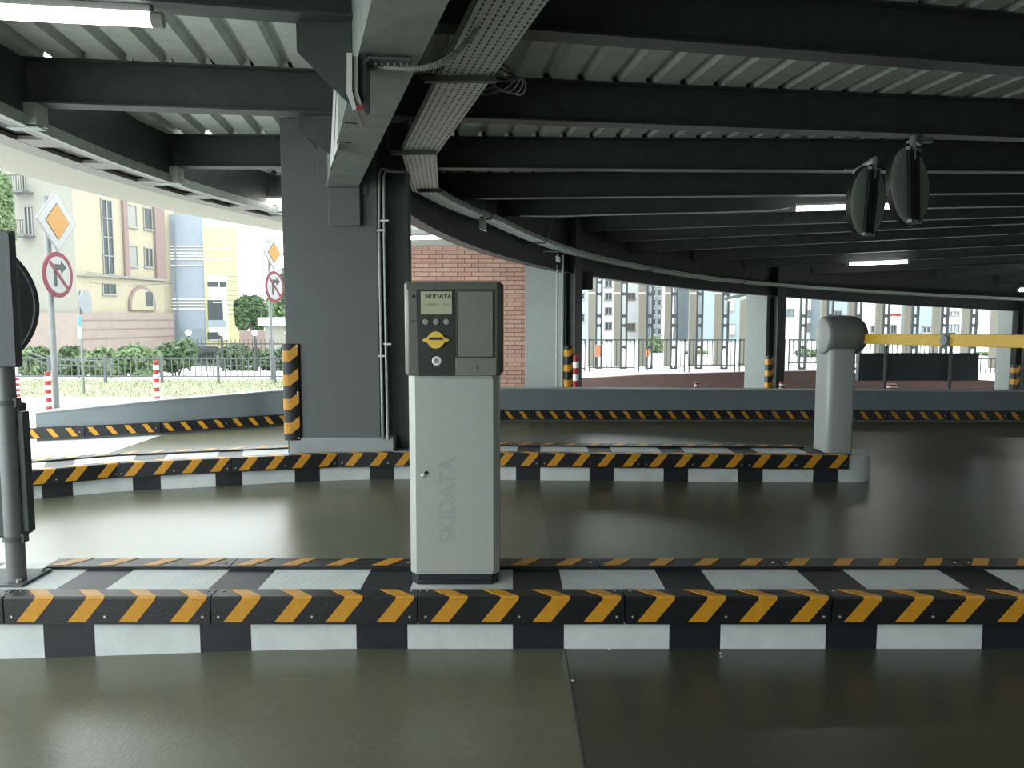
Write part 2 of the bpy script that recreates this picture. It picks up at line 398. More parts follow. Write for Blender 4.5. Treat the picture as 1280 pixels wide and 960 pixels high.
# left ends on the girder ring, right ends where they leave the view (the bays fall with the ramp)
for pa, za, pb, zb in (((705, 290), 2.91, (1280, 271), 2.88), ((735, 304), 2.77, (1280, 280), 2.885), ((770, 317), 2.63, (1280, 292), 2.83), ((840, 328), 2.55, (1280, 306), 2.73),
                       ((900, 337), 2.45, (1280, 318), 2.63), ((960, 346), 2.34, (1280, 330), 2.51), ((1050, 356), 2.22, (1280, 341), 2.38), ((1150, 365), 2.05, (1280, 352), 2.22)):
    B.append(beamline(pa, za, pb, zb))
def bpt(b, t): return b[0] + (b[1] - b[0]).normalized() * t
def t_at_x(b, x): d = (b[1] - b[0]).normalized(); return (x - b[0].x) / d.x
XR = 15.0
def girder_x_near(y): return -1.51 + (6.9 - y) * .2786
LIM = []
for i, b in enumerate(B):
    yl = b[0].y
    tl = t_at_x(b, -3.2) if i <= 7 else None
    if i <= 7:
        # outer end at the fascia ring
        for k in range(200):
            p = bpt(b, t_at_x(b, 0) - k * .03)
            if math.hypot(p.x - CX, p.y - CY) > 13.03: break
        tl = t_at_x(b, 0) - k * .03
        tl = max(tl, t_at_x(b, -4.3))
    else:
        for k in range(600):
            p = bpt(b, t_at_x(b, 13.0) - k * .03)
            if p.x < 12 and math.hypot(p.x - CX, p.y - CY) > 11.05: break
        tl = t_at_x(b, 13.0) - k * .03
    tr = t_at_x(b, XR)
    LIM.append((tl, tr))
CEIL = sroot('ceiling', (0, 0, 2.9))
H, FW, TF, TW = .30, .15, .012, .009
for i, b in enumerate(B):
    tl, tr = LIM[i]; a = bpt(b, tl); c = bpt(b, tr)
    prof = [(-FW / 2, 0), (FW / 2, 0), (FW / 2, TF), (TW / 2, TF), (TW / 2, H - TF), (FW / 2, H - TF), (FW / 2, H), (-FW / 2, H), (-FW / 2, H - TF), (-TW / 2, H - TF), (-TW / 2, TF), (-FW / 2, TF)]
    mb = MB(); mb.sweep([a, c], prof); mb.obj('steel_joist', 'steel', CEIL, smooth=0)
# corrugated deck: ribs run from joist to joist
def deck_bay(b0, l0, b1, l1, name='deck_sheet'):
    p = .262; t0 = max(l0[0], l1[0] - .3); n = int((min(l0[1], l1[1]) - t0) / p)
    mb = MB(); prof = [(0, 0), (.165, 0), (.185, .055), (.242, .055)]
    # ribs lie square to the joists: match points by plan projection
    pts0 = []; d0 = (b0[1] - b0[0]).normalized(); d1 = (b1[1] - b1[0]).normalized()
    T0 = t_at_x(b0, .25); T1 = t_at_x(b1, .25 - .13 * (b1[0].y - b0[0].y) * 1.0)
    k0 = int((max(l0[0] - T0, l1[0] - T1)) / p) - 1
    if b0[0].y > 10: k0 = int((min(l0[0] - T0, l1[0] - T1)) / p) - 4
    k1 = int((min(l0[1] - T0, l1[1] - T1)) / p)
    row0 = []; row1 = []
    for k in range(k0, k1):
        for u, h in prof:
            row0.append(bpt(b0, T0 + k * p + u) + Vector((0, 0, H + h))); row1.append(bpt(b1, T1 + k * p + u) + Vector((0, 0, H + h)))
    row0 = row0[:-3]; row1 = row1[:-3]
    m = len(row0); mb.v = row0 + row1
    mb.f = [(i, i + 1, m + i + 1, m + i) for i in range(m - 1)]; mb.m = [0] * len(mb.f)
    o = mb.obj(name, 'galv', CEIL, smooth=0)
    sl = MB(); up = Vector((0, 0, .0565)); a0_, a1_ = row0[0], row0[-1]; c0_, c1_ = row1[0], row1[-1]; u0 = Vector((0, 0, .0565))
    f = lambda v, h: Vector((v.x, v.y, v.z + h))
    sl.v = [f(a0_, .056), f(a1_, .056), f(c1_, .056), f(c0_, .056), f(a0_, .12), f(a1_, .12), f(c1_, .12), f(c0_, .12)]
    
    sl.f = [(0, 3, 2, 1), (4, 5, 6, 7), (0, 1, 5, 4), (1, 2, 6, 5), (2, 3, 7, 6), (3, 0, 4, 7)]; sl.m = [0] * 6
    sl.obj('deck_topping', 'wall_dark', CEIL, smooth=0)
    return o
for i in range(len(B) - 1): deck_bay(B[i], LIM[i], B[i + 1], LIM[i + 1])
mb = MB(); mb.box(-3.3, XR, -6, -1.0, 3.21, 3.3); mb.box(XR - .2, 23.2, -6.2, 20.5, 3.3, 3.4); mb.obj('ceiling_slab', 'wall_dark', CEIL)
# pale soffit outside the ring in front of the brick wall
mb = MB(); o_ = [ring(11.06, d, 2.70) for d in range(177, 140, -3)] + [Vector((1.2, 14, 2.70)), Vector((-2.3, 14, 2.70)), Vector((-2.0, 7.8, 2.70))]
mb.prism(o_, (0, 0, .08)); struct(mb.obj('ceiling', 'soffit', smooth=0))

# ---- ring girder: straight piece overhead, curved piece beyond the pier
gp = [Vector((.76, -1.15, 2.59)), Vector((-1.53, 7.0, 2.59))]
mb = MB(); hw = .133
gprof = [(-hw, 0), (hw, 0), (hw, .02), (hw - .012, .02), (hw - .012, .6), (-hw + .012, .6), (-hw + .012, .02), (-hw, .02)]
g = thing('ring_girder', 'light grey steel box girder running overhead from camera to the wide grey pillar', 'girder', (-.4, 3, 2.59))
mb.sweep(gp, gprof); mb.obj('girder_body', 'girder', g, smooth=0)
nd = Vector((-.2786, 1, 0)).normalized(); nl = Vector((-nd.y, nd.x, 0))
for i in (3, 4, 5):  # haunch plates under the outer joists
    b = B[i]; yv = b[0].y - .02
    for k in range(3): x = girder_x_near(yv) - hw; yv = b[0].y + (b[1].y - b[0].y) / (b[1].x - b[0].x) * (x - b[0].x)
    mb = MB(); mb.prism([(x + .02, yv, 2.49 if i == 3 else 2.55), (x + .02, yv, 2.93), (x - .25, yv, 2.93), (x - .25, yv, 2.76)] if i == 3 else [(x + .02, yv, 2.60), (x + .02, yv, 2.93), (x - .24, yv, 2.93), (x - .24, yv, 2.80)], (0, .012, 0))
    mb.obj('haunch_plate', 'steel', g, smooth=0)
# small bolts / hooks on the underside edge
for k in range(2):
    y = 4.55 + .5 * k; x = girder_x_near(y) - hw + .02; mb = MB()
    mb.cyl((x, y, 2.585), (x + .07, y + .02, 2.583), .003, n=6)
    mb.obj('hook', 'dark', g)
gp2 = [ring(R, d, girder_z(d)) for d in [176 - 2.0 * k for k in range(57)]]
mb = MB(); hh = [girder_top(d) - girder_z(d) for d in [176 - 2.0 * k for k in range(57)]]
def gsweep(r0, r1, degs, z0, z1, mb):
    o = len(mb.v)
    for d in degs:
        mb.v += [ring(r0, d, z0(d)), ring(r1, d, z0(d)), ring(r1, d, z1(d)), ring(r0, d, z1(d))]
    for i in range(len(degs) - 1):
        for j in range(4): mb.f.append((o + i * 4 + j, o + i * 4 + (j + 1) % 4, o + (i + 1) * 4 + (j + 1) % 4, o + (i + 1) * 4 + j)); mb.m.append(0)
    mb.f.append((o, o + 1, o + 2, o + 3)); mb.m.append(0); e = o + (len(degs) - 1) * 4; mb.f.append((e, e + 1, e + 2, e + 3)); mb.m.append(0)
dg = [174.5 - 2.0 * k for k in range(57)]
g2 = thing('ring_girder', 'black curved steel girder along the far openings, falling to the right', 'girder', ring(R, 143, 2.2))
mb = MB(); gsweep(R - .14, R - .02, dg, girder_z, girder_top, mb); mb.obj('girder_body', 'steel_black', g2, smooth=0)
mb = MB(); gsweep(R - .2, R - .13, dg, lambda d: girder_z(d) + .0, lambda d: girder_z(d) + .02, mb); mb.obj('girder_flange', 'steel', g2, smooth=0)

# ---- columns of the ring
def column(i, deg, pier, steel, z_top, z_bot, label_p, label_s, pm, thick=.34):
    a = math.radians(deg); er = Vector((math.cos(a), math.sin(a), 0)); et = Vector((-er.y, er.x, 0))
    c = Vector((CX, CY, 0))
    def q(r, t, z): return c + er * r + et * t + Vector((0, 0, z))
    t = thing('pillar', label_p, 'pillar', q((pier[0] + pier[1]) / 2, 0, z_bot))
    mb = MB(); mb.prism([q(pier[0], -thick / 2, z_bot), q(pier[1], -thick / 2, z_bot), q(pier[1], thick / 2, z_bot), q(pier[0], thick / 2, z_bot)], (0, 0, z_top - z_bot))
    mb.obj('shaft', pm, t, bevel=.008)
    s_ = thing('steel_column', label_s, 'column', q((steel[0] + steel[1]) / 2, 0, z_bot))
    r0, r1 = steel; w = .11; tk = .014
    mb = MB()
    for rr in (r0, r1 - tk): mb.prism([q(rr, -w, z_bot), q(rr + tk, -w, z_bot), q(rr + tk, w, z_bot), q(rr, w, z_bot)], (0, 0, z_top - z_bot))
    mb.obj('flange', 'steel_black' if i else 'steel', s_, smooth=0)
    mb = MB(); mb.prism([q(r0 + tk, -.006, z_bot), q(r1 - tk, -.006, z_bot), q(r1 - tk, .006, z_bot), q(r0 + tk, .006, z_bot)], (0, 0, z_top - z_bot)); mb.obj('web', 'steel', s_, smooth=0)
    mb = MB(); mb.prism([q(r0 - .06, -w - .06, z_bot), q(r1 + .02, -w - .06, z_bot), q(r1 + .02, w + .06, z_bot), q(r0 - .06, w + .06, z_bot)], (0, 0, .03)); mb.obj('base_plate', 'plinth', s_, smooth=0)
    return t, s_, q
KZ = .234
# big pillar near the machine (square to the view)
PX0, PX1, PY0, PY1 = P(360, 560, Y=6.87).x, P(476, 560, Y=6.87).x, 6.87, 7.22
big = thing('pillar', 'wide dark grey pillar left of the ticket machine, under the light girder', 'pillar', ((PX0 + PX1) / 2, 7.04, KZ))
mb = MB(); mb.box(PX0, PX1, PY0, PY1, KZ, 3.19); mb.obj('shaft', 'pier', big, bevel=.006)
mb = MB(); mb.box(PX0 + .02, PX1 + .12, PY0 - .02, PY1 + .03, KZ - .02, KZ + .145); o = mb.obj('plinth', 'plinth', big, bevel=.008); o['label'] = 'light grey plinth'
gx0 = P(411, 262, Y=6.83).x; gx1 = P(451, 262, Y=6.83).x
mb = MB(); mb.box(gx0, gx1, 6.80, 6.9, P(430, 282, Y=6.8).z, 2.588); mb.obj('corbel', 'pier', big, bevel=.006)
mb = MB(); mb.box(gx0 - .1, gx1 + .06, 6.855, 6.9, P(430, 243, Y=6.8).z, 2.95); mb.obj('corbel_plate', 'pier', big, bevel=.006)
mb = MB(); mb.tube([P(383, 160, Y=6.86), P(384, 172, Y=6.86), P(411, 205, Y=6.86)], .006, 6); mb.obj('wire', 'rail', big)
sx0, sx1 = PX1 + .005, P(511, 400, Y=6.95).x
sc0 = thing('steel_column', 'dark steel column joined to the right edge of the wide grey pillar', 'column', ((sx0 + sx1) / 2, 7.04, KZ))
mb = MB(); mb.box(sx0, sx0 + .014, 6.92, 7.18, KZ, 3.19); mb.box(sx1 - .014, sx1, 6.92, 7.18, KZ, 3.19); mb.obj('flange', 'steel', sc0, smooth=0)
mb = MB(); mb.box(sx0, sx1, 7.04, 7.052, KZ, 3.19); mb.obj('web', 'steel', sc0, smooth=0)
mb = MB(); mb.box(sx0, sx1 + .08, 6.85, 7.2, KZ, KZ + .02); mb.obj('base_plate', 'plinth', sc0, smooth=0)
mb = MB()
for s in (0, 1): mb.tube([P(478 + s * 7, 212, Y=6.84) + Vector((.13, .1, 0)), P(476.5 + s * 6, 211 + s * 3, Y=6.84), P(474 + s * 6, 218 + s * 3, Y=6.84), P(474 + s * 6.2, 300, Y=6.84), P(478.5 + s * 6.3, 549, Y=6.84)], .012, 8)
cd = tag(mb.obj('conduit_pair', 'tray'), 'two thin steel conduits running down the wide grey pillar', 'conduit')
for (x, y) in ((476.5, 288), (481, 276), (478.5, 445), (484.5, 430)): mb = MB(); c = P(x, y, Y=6.84); mb.box(c.x - .035, c.x + .035, 6.822, 6.87, c.z - .008, c.z + .008); mb.obj('clip', 'bolt', cd)
pA, sA, qA = column(1, 142.6, (11.02, 11.80), (10.80, 11.0), 3.1, -.4, 'grey pillar at the right end of the brick wall', 'dark steel column beside the brick wall pillar with conduit on it', 'pier_light')
pB, sB, qB = column(2, 111.5, (11.05, 11.75), (10.78, 11.04), 2.75, -.9, 'pale grey pillar between the two far openings', 'dark steel column at the right edge of the pale pillar between openings', 'pier_light')
pC, sC, qC = column(3, 81, (11.05, 11.75), (10.6, 10.95), 2.4, -1.2, 'pale grey pillar at the right picture edge', 'dark steel column at the right picture edge', 'pier_light')
# conduit on the brick-side column
mb = MB(); c = P(703, 420, Y=12.55); mb.cyl((c.x, c.y, -.1), (c.x, c.y, 2.45), .018, n=8); mb.cyl((P(696, 400, Y=12.6).x, 12.6, -.1), (P(696, 400, Y=12.6).x, 12.6, 2.3), .015, n=8)
tag(mb.obj('conduit_pair', 'tray'), 'two thin pale conduits on the dark column beside the brick wall', 'conduit')

# ---- low wall across the back
wallpts = [P(46, 551, z=0), P(120, 547.5, z=0), P(200, 543, z=0), P(300, 536, z=0), P(360, 531.5, z=0), P(500, 527.5, z=0), P(640, 526.5, z=0), P(960, 526.5, z=0), P(1300, 527.5, z=0), P(1700, 528, z=0)]
wp = smoothpath([Vector((p.x, p.y, 0)) for p in wallpts], 4)
tops = [P(46, 515.5, Y=wallpts[0].y).z, P(120, 508, Y=wallpts[1].y).z, P(200, 500, Y=wallpts[2].y).z, P(300, 492, Y=wallpts[3].y).z, P(360, 487.5, Y=wallpts[4].y).z, P(500, 485.5, Y=wallpts[5].y).z, P(640, 485, Y=wallpts[6].y).z, P(960, 487, Y=wallpts[7].y).z, P(1280, 489, Y=wallpts[8].y).z, .43]
LW = sroot('wall_ramp', wp[0])
mb = MB(); mc = MB(); n = len(wp); th = .2
def wallz(i): k = min(i / 4, len(tops) - 1); a = int(k); b2 = min(a + 1, len(tops) - 1); return lerp(tops[a], tops[b2], k - a)
for m_, zt0, zt1, o0, o1 in ((mb, lambda i: -.8, lambda i: wallz(i) - .012, 0, th), (mc, lambda i: wallz(i) - .012, wallz, -.01, th + .01)):
    for i, p in enumerate(wp):
        d = (wp[min(i + 1, n - 1)] - wp[max(i - 1, 0)]).normalized(); nn = Vector((-d.y, d.x, 0))
        m_.v += [p + nn * o0 + Vector((0, 0, zt0(i))), p + nn * o1 + Vector((0, 0, zt0(i))), p + nn * o1 + Vector((0, 0, zt1(i))), p + nn * o0 + Vector((0, 0, zt1(i)))]
    for i in range(n - 1):
        for j in range(4): m_.f.append((i * 4 + j, i * 4 + (j + 1) % 4, (i + 1) * 4 + (j + 1) % 4, (i + 1) * 4 + j)); m_.m.append(0)
    m_.f += [(0, 1, 2, 3), ((n - 1) * 4, (n - 1) * 4 + 1, (n - 1) * 4 + 2, (n - 1) * 4 + 3)]; m_.m += [0, 0]
mb.obj('wall_body', 'lowwall', LW); mc.obj('wall_cap', 'lowwall_cap', LW)

# ================================================================== KERB ISLANDS
def kerb_segment(kind, L):
    """rubber guard piece in local space: x along the kerb, -y outwards, z = 0 at kerb top. kinds: front, rear, wall"""
    mb = MB()
    if kind == 'wall':
        mb.prism([(0.004, 0, 0), (0.004, -.045, 0), (0.004, -.03, .125), (0.004, 0, .13)], (L - .008, 0, 0))
        fr = lambda x, z: Vector((x, -.046 + .015 * z / .125, z))
    else:
        mb.prism([(.003, 0, -.11), (.003, -.03, -.11), (.003, -.03, .004), (.003, -.022, .014), (.003, .068 if kind == 'front' else .105, .014), (.003, .068 if kind == 'front' else .105, 0), (.003, 0, 0)], (L - .006, 0, 0))
    n0 = len(mb.f)
    if kind == 'wall':
        for bx in (.05, L - .05): mb.cyl((bx, -.035, .06), (bx, -.047, .06), .006, n=8, mi=1)
    else:
        for bx in (.035, L - .035, L / 2 - .01): mb.cyl((bx, -.03, -.075), (bx, -.0345, -.075), .006, n=8, mi=1)
        for bx in (.035, L - .035): mb.cyl((bx, .045, .013), (bx, .045, .018), .006, n=8, mi=1)
    return mb.mesh('rubber_segment', ['rubber', 'bolt'], smooth=30)
def chevron_mesh(kind):
    mb = MB(); w = .08; e = .0022
    if kind == 'wall':
        s = -.075
        pts = [(0, -.0455, .012), (w * .75, -.0455, .012), (w * .75 + s, -.0335, .115), (s, -.0335, .115)]
        mb.prism(pts, (0, -e, 0))
    else:
        s = .083 if kind == 'front' else -.083
        mb.prism([(0, -.03, -.098), (w, -.03, -.098), (w + s, -.03, .003), (s, -.03, .003)], (0, -e, 0))
        mb.prism([(s, -.03, .003), (s + w, -.03, .003), (s + w + .002, -.022, .0142), (s + .002, -.022, .0142)], (0, -e * .7, e * .7))
        s2 = -.082 if kind == 'front' else .075; ye = .060 if kind == 'front' else .085
        mb.prism([(s, -.022, .014), (s + w, -.022, .014), (s + w + s2, ye, .014), (s + s2, ye, .014)], (0, 0, e))
    return mb.mesh('chevron', 'yellow', smooth=0)
def band(root, path, L, s0, s1, kind, z, nchev=4, first=.07, pitch=None, flip=False, joint_s=0):
    cum = arclen(path); seg = kerb_segment(kind, L); ch = chevron_mesh(kind); pitch = pitch or L / (nchev + .05)
    k = math.ceil((s0 - joint_s) / L - 1e-6) - 1
    while joint_s + (k + 1) * L <= s1 + 1e-3:
        k += 1
        a = at_s(path, joint_s + k * L, cum); b = at_s(path, joint_s + (k + 1) * L, cum)
        if joint_s + k * L < s0 - 1e-3: continue
        if joint_s + (k + 1) * L > s1 + L * .02: break
        d = b - a; rz = math.atan2(d.y, d.x); p = a
        if flip: p = b; rz += PI
        o = inst('rubber_segment', seg, root, (p.x, p.y, z), rz)
        for j in range(nchev): sub('chevron', ch, o, (first + j * pitch, 0, 0))

def fillseg(path, brk):
    cum = arclen(path); L = cum[-1]; s = sorted(set([0, L] + [x for x in brk if 0 < x < L] + [c for c in cum]))
    out = [s[0]]
    for x in s[1:]:
        if x - out[-1] > 1e-3: out.append(x)
    return [at_s(path, x, cum) for x in out], out
def island(path, depth, s_black, period, wblack, botz, root, top_slant=0):
    brk = []; k = -20
    while k < 40: brk += [s_black + k * period, s_black + k * period + wblack]; k += 1
    pts, ss = fillseg(path, brk)
    def isb(s): return ((s - s_black) % period) < wblack
    mf = lambda i, j: 1 if isb((ss[i] + ss[i + 1]) / 2) else 0
    mb = MB(); mb.sweep(pts, [(0, botz), (0, KZ), (depth, KZ), (depth, botz)], mf=mf)
    return mb.obj('island_body', ['white_paint', 'black_paint'], root, smooth=0)
# island 1 (machine island)
Y1 = P(640, 749, z=KZ + .004).y + .03
i1 = thing('traffic_island', 'black and white painted traffic island in the foreground, under the ticket machine', 'kerb', (0, Y1, 0))
pth = [Vector((-4.5, Y1, 0)), Vector((5.2, Y1, 0))]
bx = P(641, 795, Y=Y1).x; per1 = (P(1032, 795, Y=Y1).x - P(641, 795, Y=Y1).x) / 2; wb1 = P(705, 795, Y=Y1).x - bx
D1 = P(640, 706, z=KZ + .01).y - Y1 + .06
island(pth, D1, bx + 4.5, per1, wb1, -.1, i1)
L1 = (P(781, 760, Y=Y1 - .03).x - P(522, 760, Y=Y1 - .03).x)
k1 = thing('kerb_guard', 'black rubber kerb guard with amber chevrons along the near edge of the front island', 'kerb guard', (0, Y1, KZ))
band(k1, pth, L1, 0, 9.7, 'front', KZ, joint_s=P(522, 760, Y=Y1 - .03).x + 4.5, first=.055, pitch=L1 / 4.05)
k2 = thing('kerb_guard', 'low black and amber rubber strip along the far edge of the front island', 'kerb guard', (0, Y1 + D1, KZ))
x0r = P(66, 706, z=KZ + .01).x
pr = [Vector((x0r - .02, Y1 + D1 + .005, 0)), Vector((5.2, Y1 + D1 + .005, 0))]
band(k2, pr, L1, 0, 9, 'rear', KZ, flip=True, first=.14, pitch=L1 / 4.05)
# island 2 (barrier island)
i2p = smoothpath([Vector((-9.5, 5.1, 0)), P(-120, 637, z=0), P(35, 624.5, z=0), P(170, 613, z=0), P(265, 608.5, z=0), P(360, 603, z=0), P(455, 599.5, z=0), P(560, 599, z=0), P(640, 600, z=0), P(720, 600.7, z=0), P(800, 601.3, z=0), P(880, 602, z=0), P(960, 602.5, z=0), P(1062, 603.2, z=0)], 6)
cum2 = arclen(i2p)
def s_at_px(path, cum, px):
    best = None
    for i, p in enumerate(path):
        x = 640 + F * p.x / (p.y * math.cos(PITCH) + (CAMH - p.z) * math.sin(PITCH))
        if x >= px: 
            q = path[i - 1]; xq = 640 + F * q.x / (q.y * math.cos(PITCH) + (CAMH - q.z) * math.sin(PITCH))
            return lerp(cum[i - 1], cum[i], (px - xq) / (x - xq))
    return cum[-1]
sA2 = s_at_px(i2p, cum2, 645); sB2 = s_at_px(i2p, cum2, 1016)
i2 = thing('traffic_island', 'black and white painted traffic island carrying the wide pillar and barrier post', 'kerb', (0, 7, 0))
D2 = .52
island(i2p, D2, sA2, (sB2 - sA2) / 4, (sB2 - sA2) / 4 * .33, -.1, i2)
e = i2p[-1]; mb = MB(); cc = Vector((e.x, e.y + D2 / 2, 0)); prof = [(e.x, e.y, -.1)] + [(cc.x + .27 * math.cos(t), cc.y + D2 / 2 * math.sin(t), -.1) for t in [(-PI / 2 + PI * k / 20) for k in range(21)]]
mb.prism([Vector(p) for p in prof[1:]], (0, 0, KZ + .1)); o = mb.obj('island_end', 'white_paint', i2, bevel=.01, smooth=40); o['label'] = 'rounded bare white end'
k3 = thing('kerb_guard', 'black rubber kerb guard with amber chevrons along the barrier island, below the wide pillar', 'kerb guard', (0, 7, KZ))
L2 = L1
band(k3, i2p, L2, .3, cum2[-1] + .02, 'front', KZ, joint_s=cum2[-1] - 20 * L2 - .02, first=.055, pitch=L2 / 4.05)
k4 = thing('kerb_guard', 'thin dark rubber strip along the far edge of the barrier island', 'kerb guard', (0, 7.5, KZ))
rp_ = []
for i, p in enumerate(i2p[:-2]):
    d = (i2p[i + 1] - p).normalized(); rp_.append(p + Vector((-d.y, d.x, 0)) * D2)
band(k4, rp_, L2, .1, arclen(rp_)[-1] + .02, 'rear', KZ, flip=True, joint_s=arclen(rp_)[-1] - 20 * L2 - .02, first=.14, pitch=L2 / 4.05)
# wall band
k5 = thing('kerb_guard', 'black rubber strip with slanted amber stripes at the foot of the low grey wall', 'kerb guard', (wp[0].x, wp[0].y, 0))
cw = arclen(wp); pitch3 = (P(1000, 520, Y=10.7).x - P(926.5, 520, Y=10.7).x)
band(k5, [p + Vector((0, 0, 0)) for p in wp], pitch3, -.45, cw[-1], 'wall', .028, joint_s=s_at_px(wp, cw, 740) - 30 * pitch3, first=.10, pitch=pitch3 / 4.15)

# ================================================================== TICKET MACHINE
ym = P(560, 733, z=KZ).y + .02
def X(px, Y=ym): return P(px, 600, Y=Y).x
def Z(py, Y=ym): return P(560, py, Y=Y).z
tm = thing('ticket_machine', 'tall silver parking ticket machine with dark grey head and yellow ticket slot', 'ticket machine', ((X(511) + X(625)) / 2, ym + .2, KZ))
mb = MB(); xl, xr = X(511), X(624)
def chbox(x0, x1, y0, y1, z0, z1, c, mb, cr=None):
    cr = cr or c
    mb.prism([(x0 + c, y0, z0), (x1 - cr, y0, z0), (x1, y0 + cr * 1.1, z0), (x1, y1, z0), (x0, y1, z0), (x0, y0 + c * 1.1, z0)], (0, 0, z1 - z0))
chbox(xl, xr, ym, ym + .34, Z(718), Z(468), .032, mb, .03)
mb.obj('body', 'silver', tm, bevel=.004)
mb = MB(); mb.box(X(519.5), X(617), ym - .004, ym + .003, Z(714), Z(473)); mb.obj('body_door', 'silver', tm, bevel=.002)
mb = MB(); chbox(xl + .006, xr - .006, ym + .008, ym + .33, KZ, Z(718), .03, mb); mb.box(xl + .03, xr - .03, ym + .004, ym + .02, KZ, KZ + .02); mb.obj('plinth', 'black_paint', tm, bevel=.003)
yh = ym - .02
hx0, hx1 = X(510, yh), X(626, yh); hz0, hz1 = Z(470, yh), Z(351.5, yh)
mb = MB(); mb.prism([(hx0 + .002, yh + .03, hz0 + .03), (hx0 + .002, yh, hz0 + .03) , (hx0 + .002, yh, hz1), (hx0 + .002, yh + .37, hz1 + .0), (hx0 + .002, yh + .37, hz0)], (hx1 - hx0 - .004, 0, 0))
mb.v = []; mb.f = []; mb.m = []
c = .028
mb.prism([(hx0 - .003, yh + .03, hz0), (hx0 + .006, yh + .002, hz0), (hx1 - .012, yh + .002, hz0), (hx1 + .002, yh + .02, hz0), (hx1 + .002, yh + .38, hz0), (hx0 - .003, yh + .38, hz0)], (0, 0, hz1 - hz0))
mb.obj('head_case', 'bronze', tm, bevel=.006)
mb = MB(); mb.box(hx0 - .010, hx0 + .001, yh + .03, yh + .36, Z(468, yh), Z(354, yh)); o = mb.obj('side_panel', 'silver', tm, bevel=.004); o['label'] = 'pale silver edge panel'
mb = MB(); mb.box(hx1 - .001, hx1 + .011, yh + .05, yh + .36, Z(467, yh), Z(354, yh)); mb.obj('side_panel', 'facia', tm, bevel=.004)
mb = MB(); mb.prism([(hx0 + .004, yh - .010, Z(362, yh)), (hx0 + .004, yh - .004, Z(352, yh)), (hx0 + .004, yh + .03, Z(351.5, yh)), (hx0 + .004, yh + .03, Z(362, yh))], (X(622, yh) - hx0 - .004, 0, 0)); mb.obj('hood', 'bronze', tm, bevel=.002)
mb = MB(); mb.prism([(X(523, yh), yh - .002, Z(362.5, yh)), (X(570, yh), yh - .002, Z(362.5, yh)), (X(570, yh), yh - .002, Z(470, yh)), (X(525, yh), yh - .002, Z(470, yh)), (X(524, yh), yh - .002, Z(440, yh)), (X(523, yh), yh - .002, Z(400, yh))], (0, .01, 0)); mb.obj('front_facia', 'facia', tm)
mb = MB(); mb.box(X(572, yh), X(618, yh), yh - .003, yh + .01, Z(446.5, yh), Z(363.5, yh), 1)
mb.box(X(573.2, yh), X(616.5, yh), yh - .009, yh, Z(445.5, yh), Z(364.5, yh), 0); dd = mb.obj('service_door', ['panel', 'dark'], tm, smooth=0)
mb = MB(); mb.box(X(570.5, yh), X(621, yh), yh - .004, yh + .01, Z(469.5, yh), Z(447.5, yh)); mb.obj('lower_panel', 'panel', tm, bevel=.002)
mb = MB(); mb.box(X(528.5, yh), X(566.5, yh), yh - .0075, yh, Z(393, yh), Z(364.5, yh)); sc_ = mb.obj('screen', 'lcd', tm, smooth=0)
def putm(me, name, matn, parent, px, py, Y, rot=(PI / 2, 0, 0)):
    me.materials.clear(); me.materials.append(M[matn])
    w = P(px, py, Y=Y); o = bpy.data.objects.new(name, me); COL.objects.link(o); o.parent = parent; o.location = w - Vector(parent['_o']); o.rotation_euler = rot; return o
me = text_mesh('SKIDATA', .0235, .0004, .0006); o = putm(me, 'lettering', 'ink', sc_, 548, 370.8, yh - .0080); o.scale = (1.22, 1, 1)
me = text_mesh('08/06/2    14:10', .0125, .0003); o = putm(me, 'lettering', 'ink_soft', sc_, 548, 380.5, yh - .0080); o.scale = (1.15, 1, 1)
bt = MB(); bt.lathe((0, 0, 0), (0, -1, 0), [(0, .0135), (.005, .0135), (.007, .011)], 20); btm = bt.mesh('button', 'button')
for px in (532.2, 545.3, 558.3): inst('button', btm, tm, P(px, 402.3, Y=yh - .002))
mb = MB(); cpt = P(545.4, 425, Y=yh)
pts = []
for k in range(40):
    t = 2 * PI * k / 40; x = math.cos(t); z = math.sin(t)
    r = .0385
    ex = .062 * x; 
    if abs(z) < .33: xx = (.0385 + (.0625 - .0385) * (1 - (abs(z) / .33) ** 1.6)) * (1 if x > 0 else -1); zz = z * .0385 * (.9)
    else: xx = x * r; zz = z * r
    pts.append(Vector((cpt.x + xx, yh - .002, cpt.z + zz)))
mb.prism(pts, (0, -.016, 0)); ts = mb.obj('ticket_slot', 'lemon', tm, bevel=.003)
mb = MB(); mb.box(cpt.x - .031, cpt.x + .031, yh - .0205, yh - .015, Z(424.6, yh), Z(421.6, yh)); mb.obj('slot_opening', 'dark', ts, smooth=0)
mb = MB(); cl = P(546, 451, Y=yh); mb.lathe((cl.x, yh - .001, cl.z), (0, -1, 0), [(0, .021), (.006, .021), (.008, .018), (.008, .0135), (.004, .013)], 24); lk = mb.obj('call_button', 'white', tm)
mb = MB(); mb.cyl((cl.x, yh - .004, cl.z), (cl.x, yh - .008, cl.z), .010, n=18); mb.obj('button_face', 'button', lk)
mb = MB(); c1 = P(517, 370.3, Y=yh); mb.cyl((c1.x, yh + .003, c1.z), (c1.x, yh - .001, c1.z), .008, n=16); mb.obj('sensor', 'dark', tm)
mb = MB(); c1 = P(516.3, 402.5, Y=yh)
for k in range(5): mb.cyl((c1.x - .006 + .006 * (k % 3), yh + .003, c1.z + .006 - .008 * (k // 3)), (c1.x - .006 + .006 * (k % 3), yh + .0, c1.z + .006 - .008 * (k // 3)), .0022, n=8)
mb.obj('speaker_holes', 'dark', tm)
me = text_mesh('II', .028, .0004); putm(me, 'lettering', 'facia', tm, 597, 460, yh - .0045)
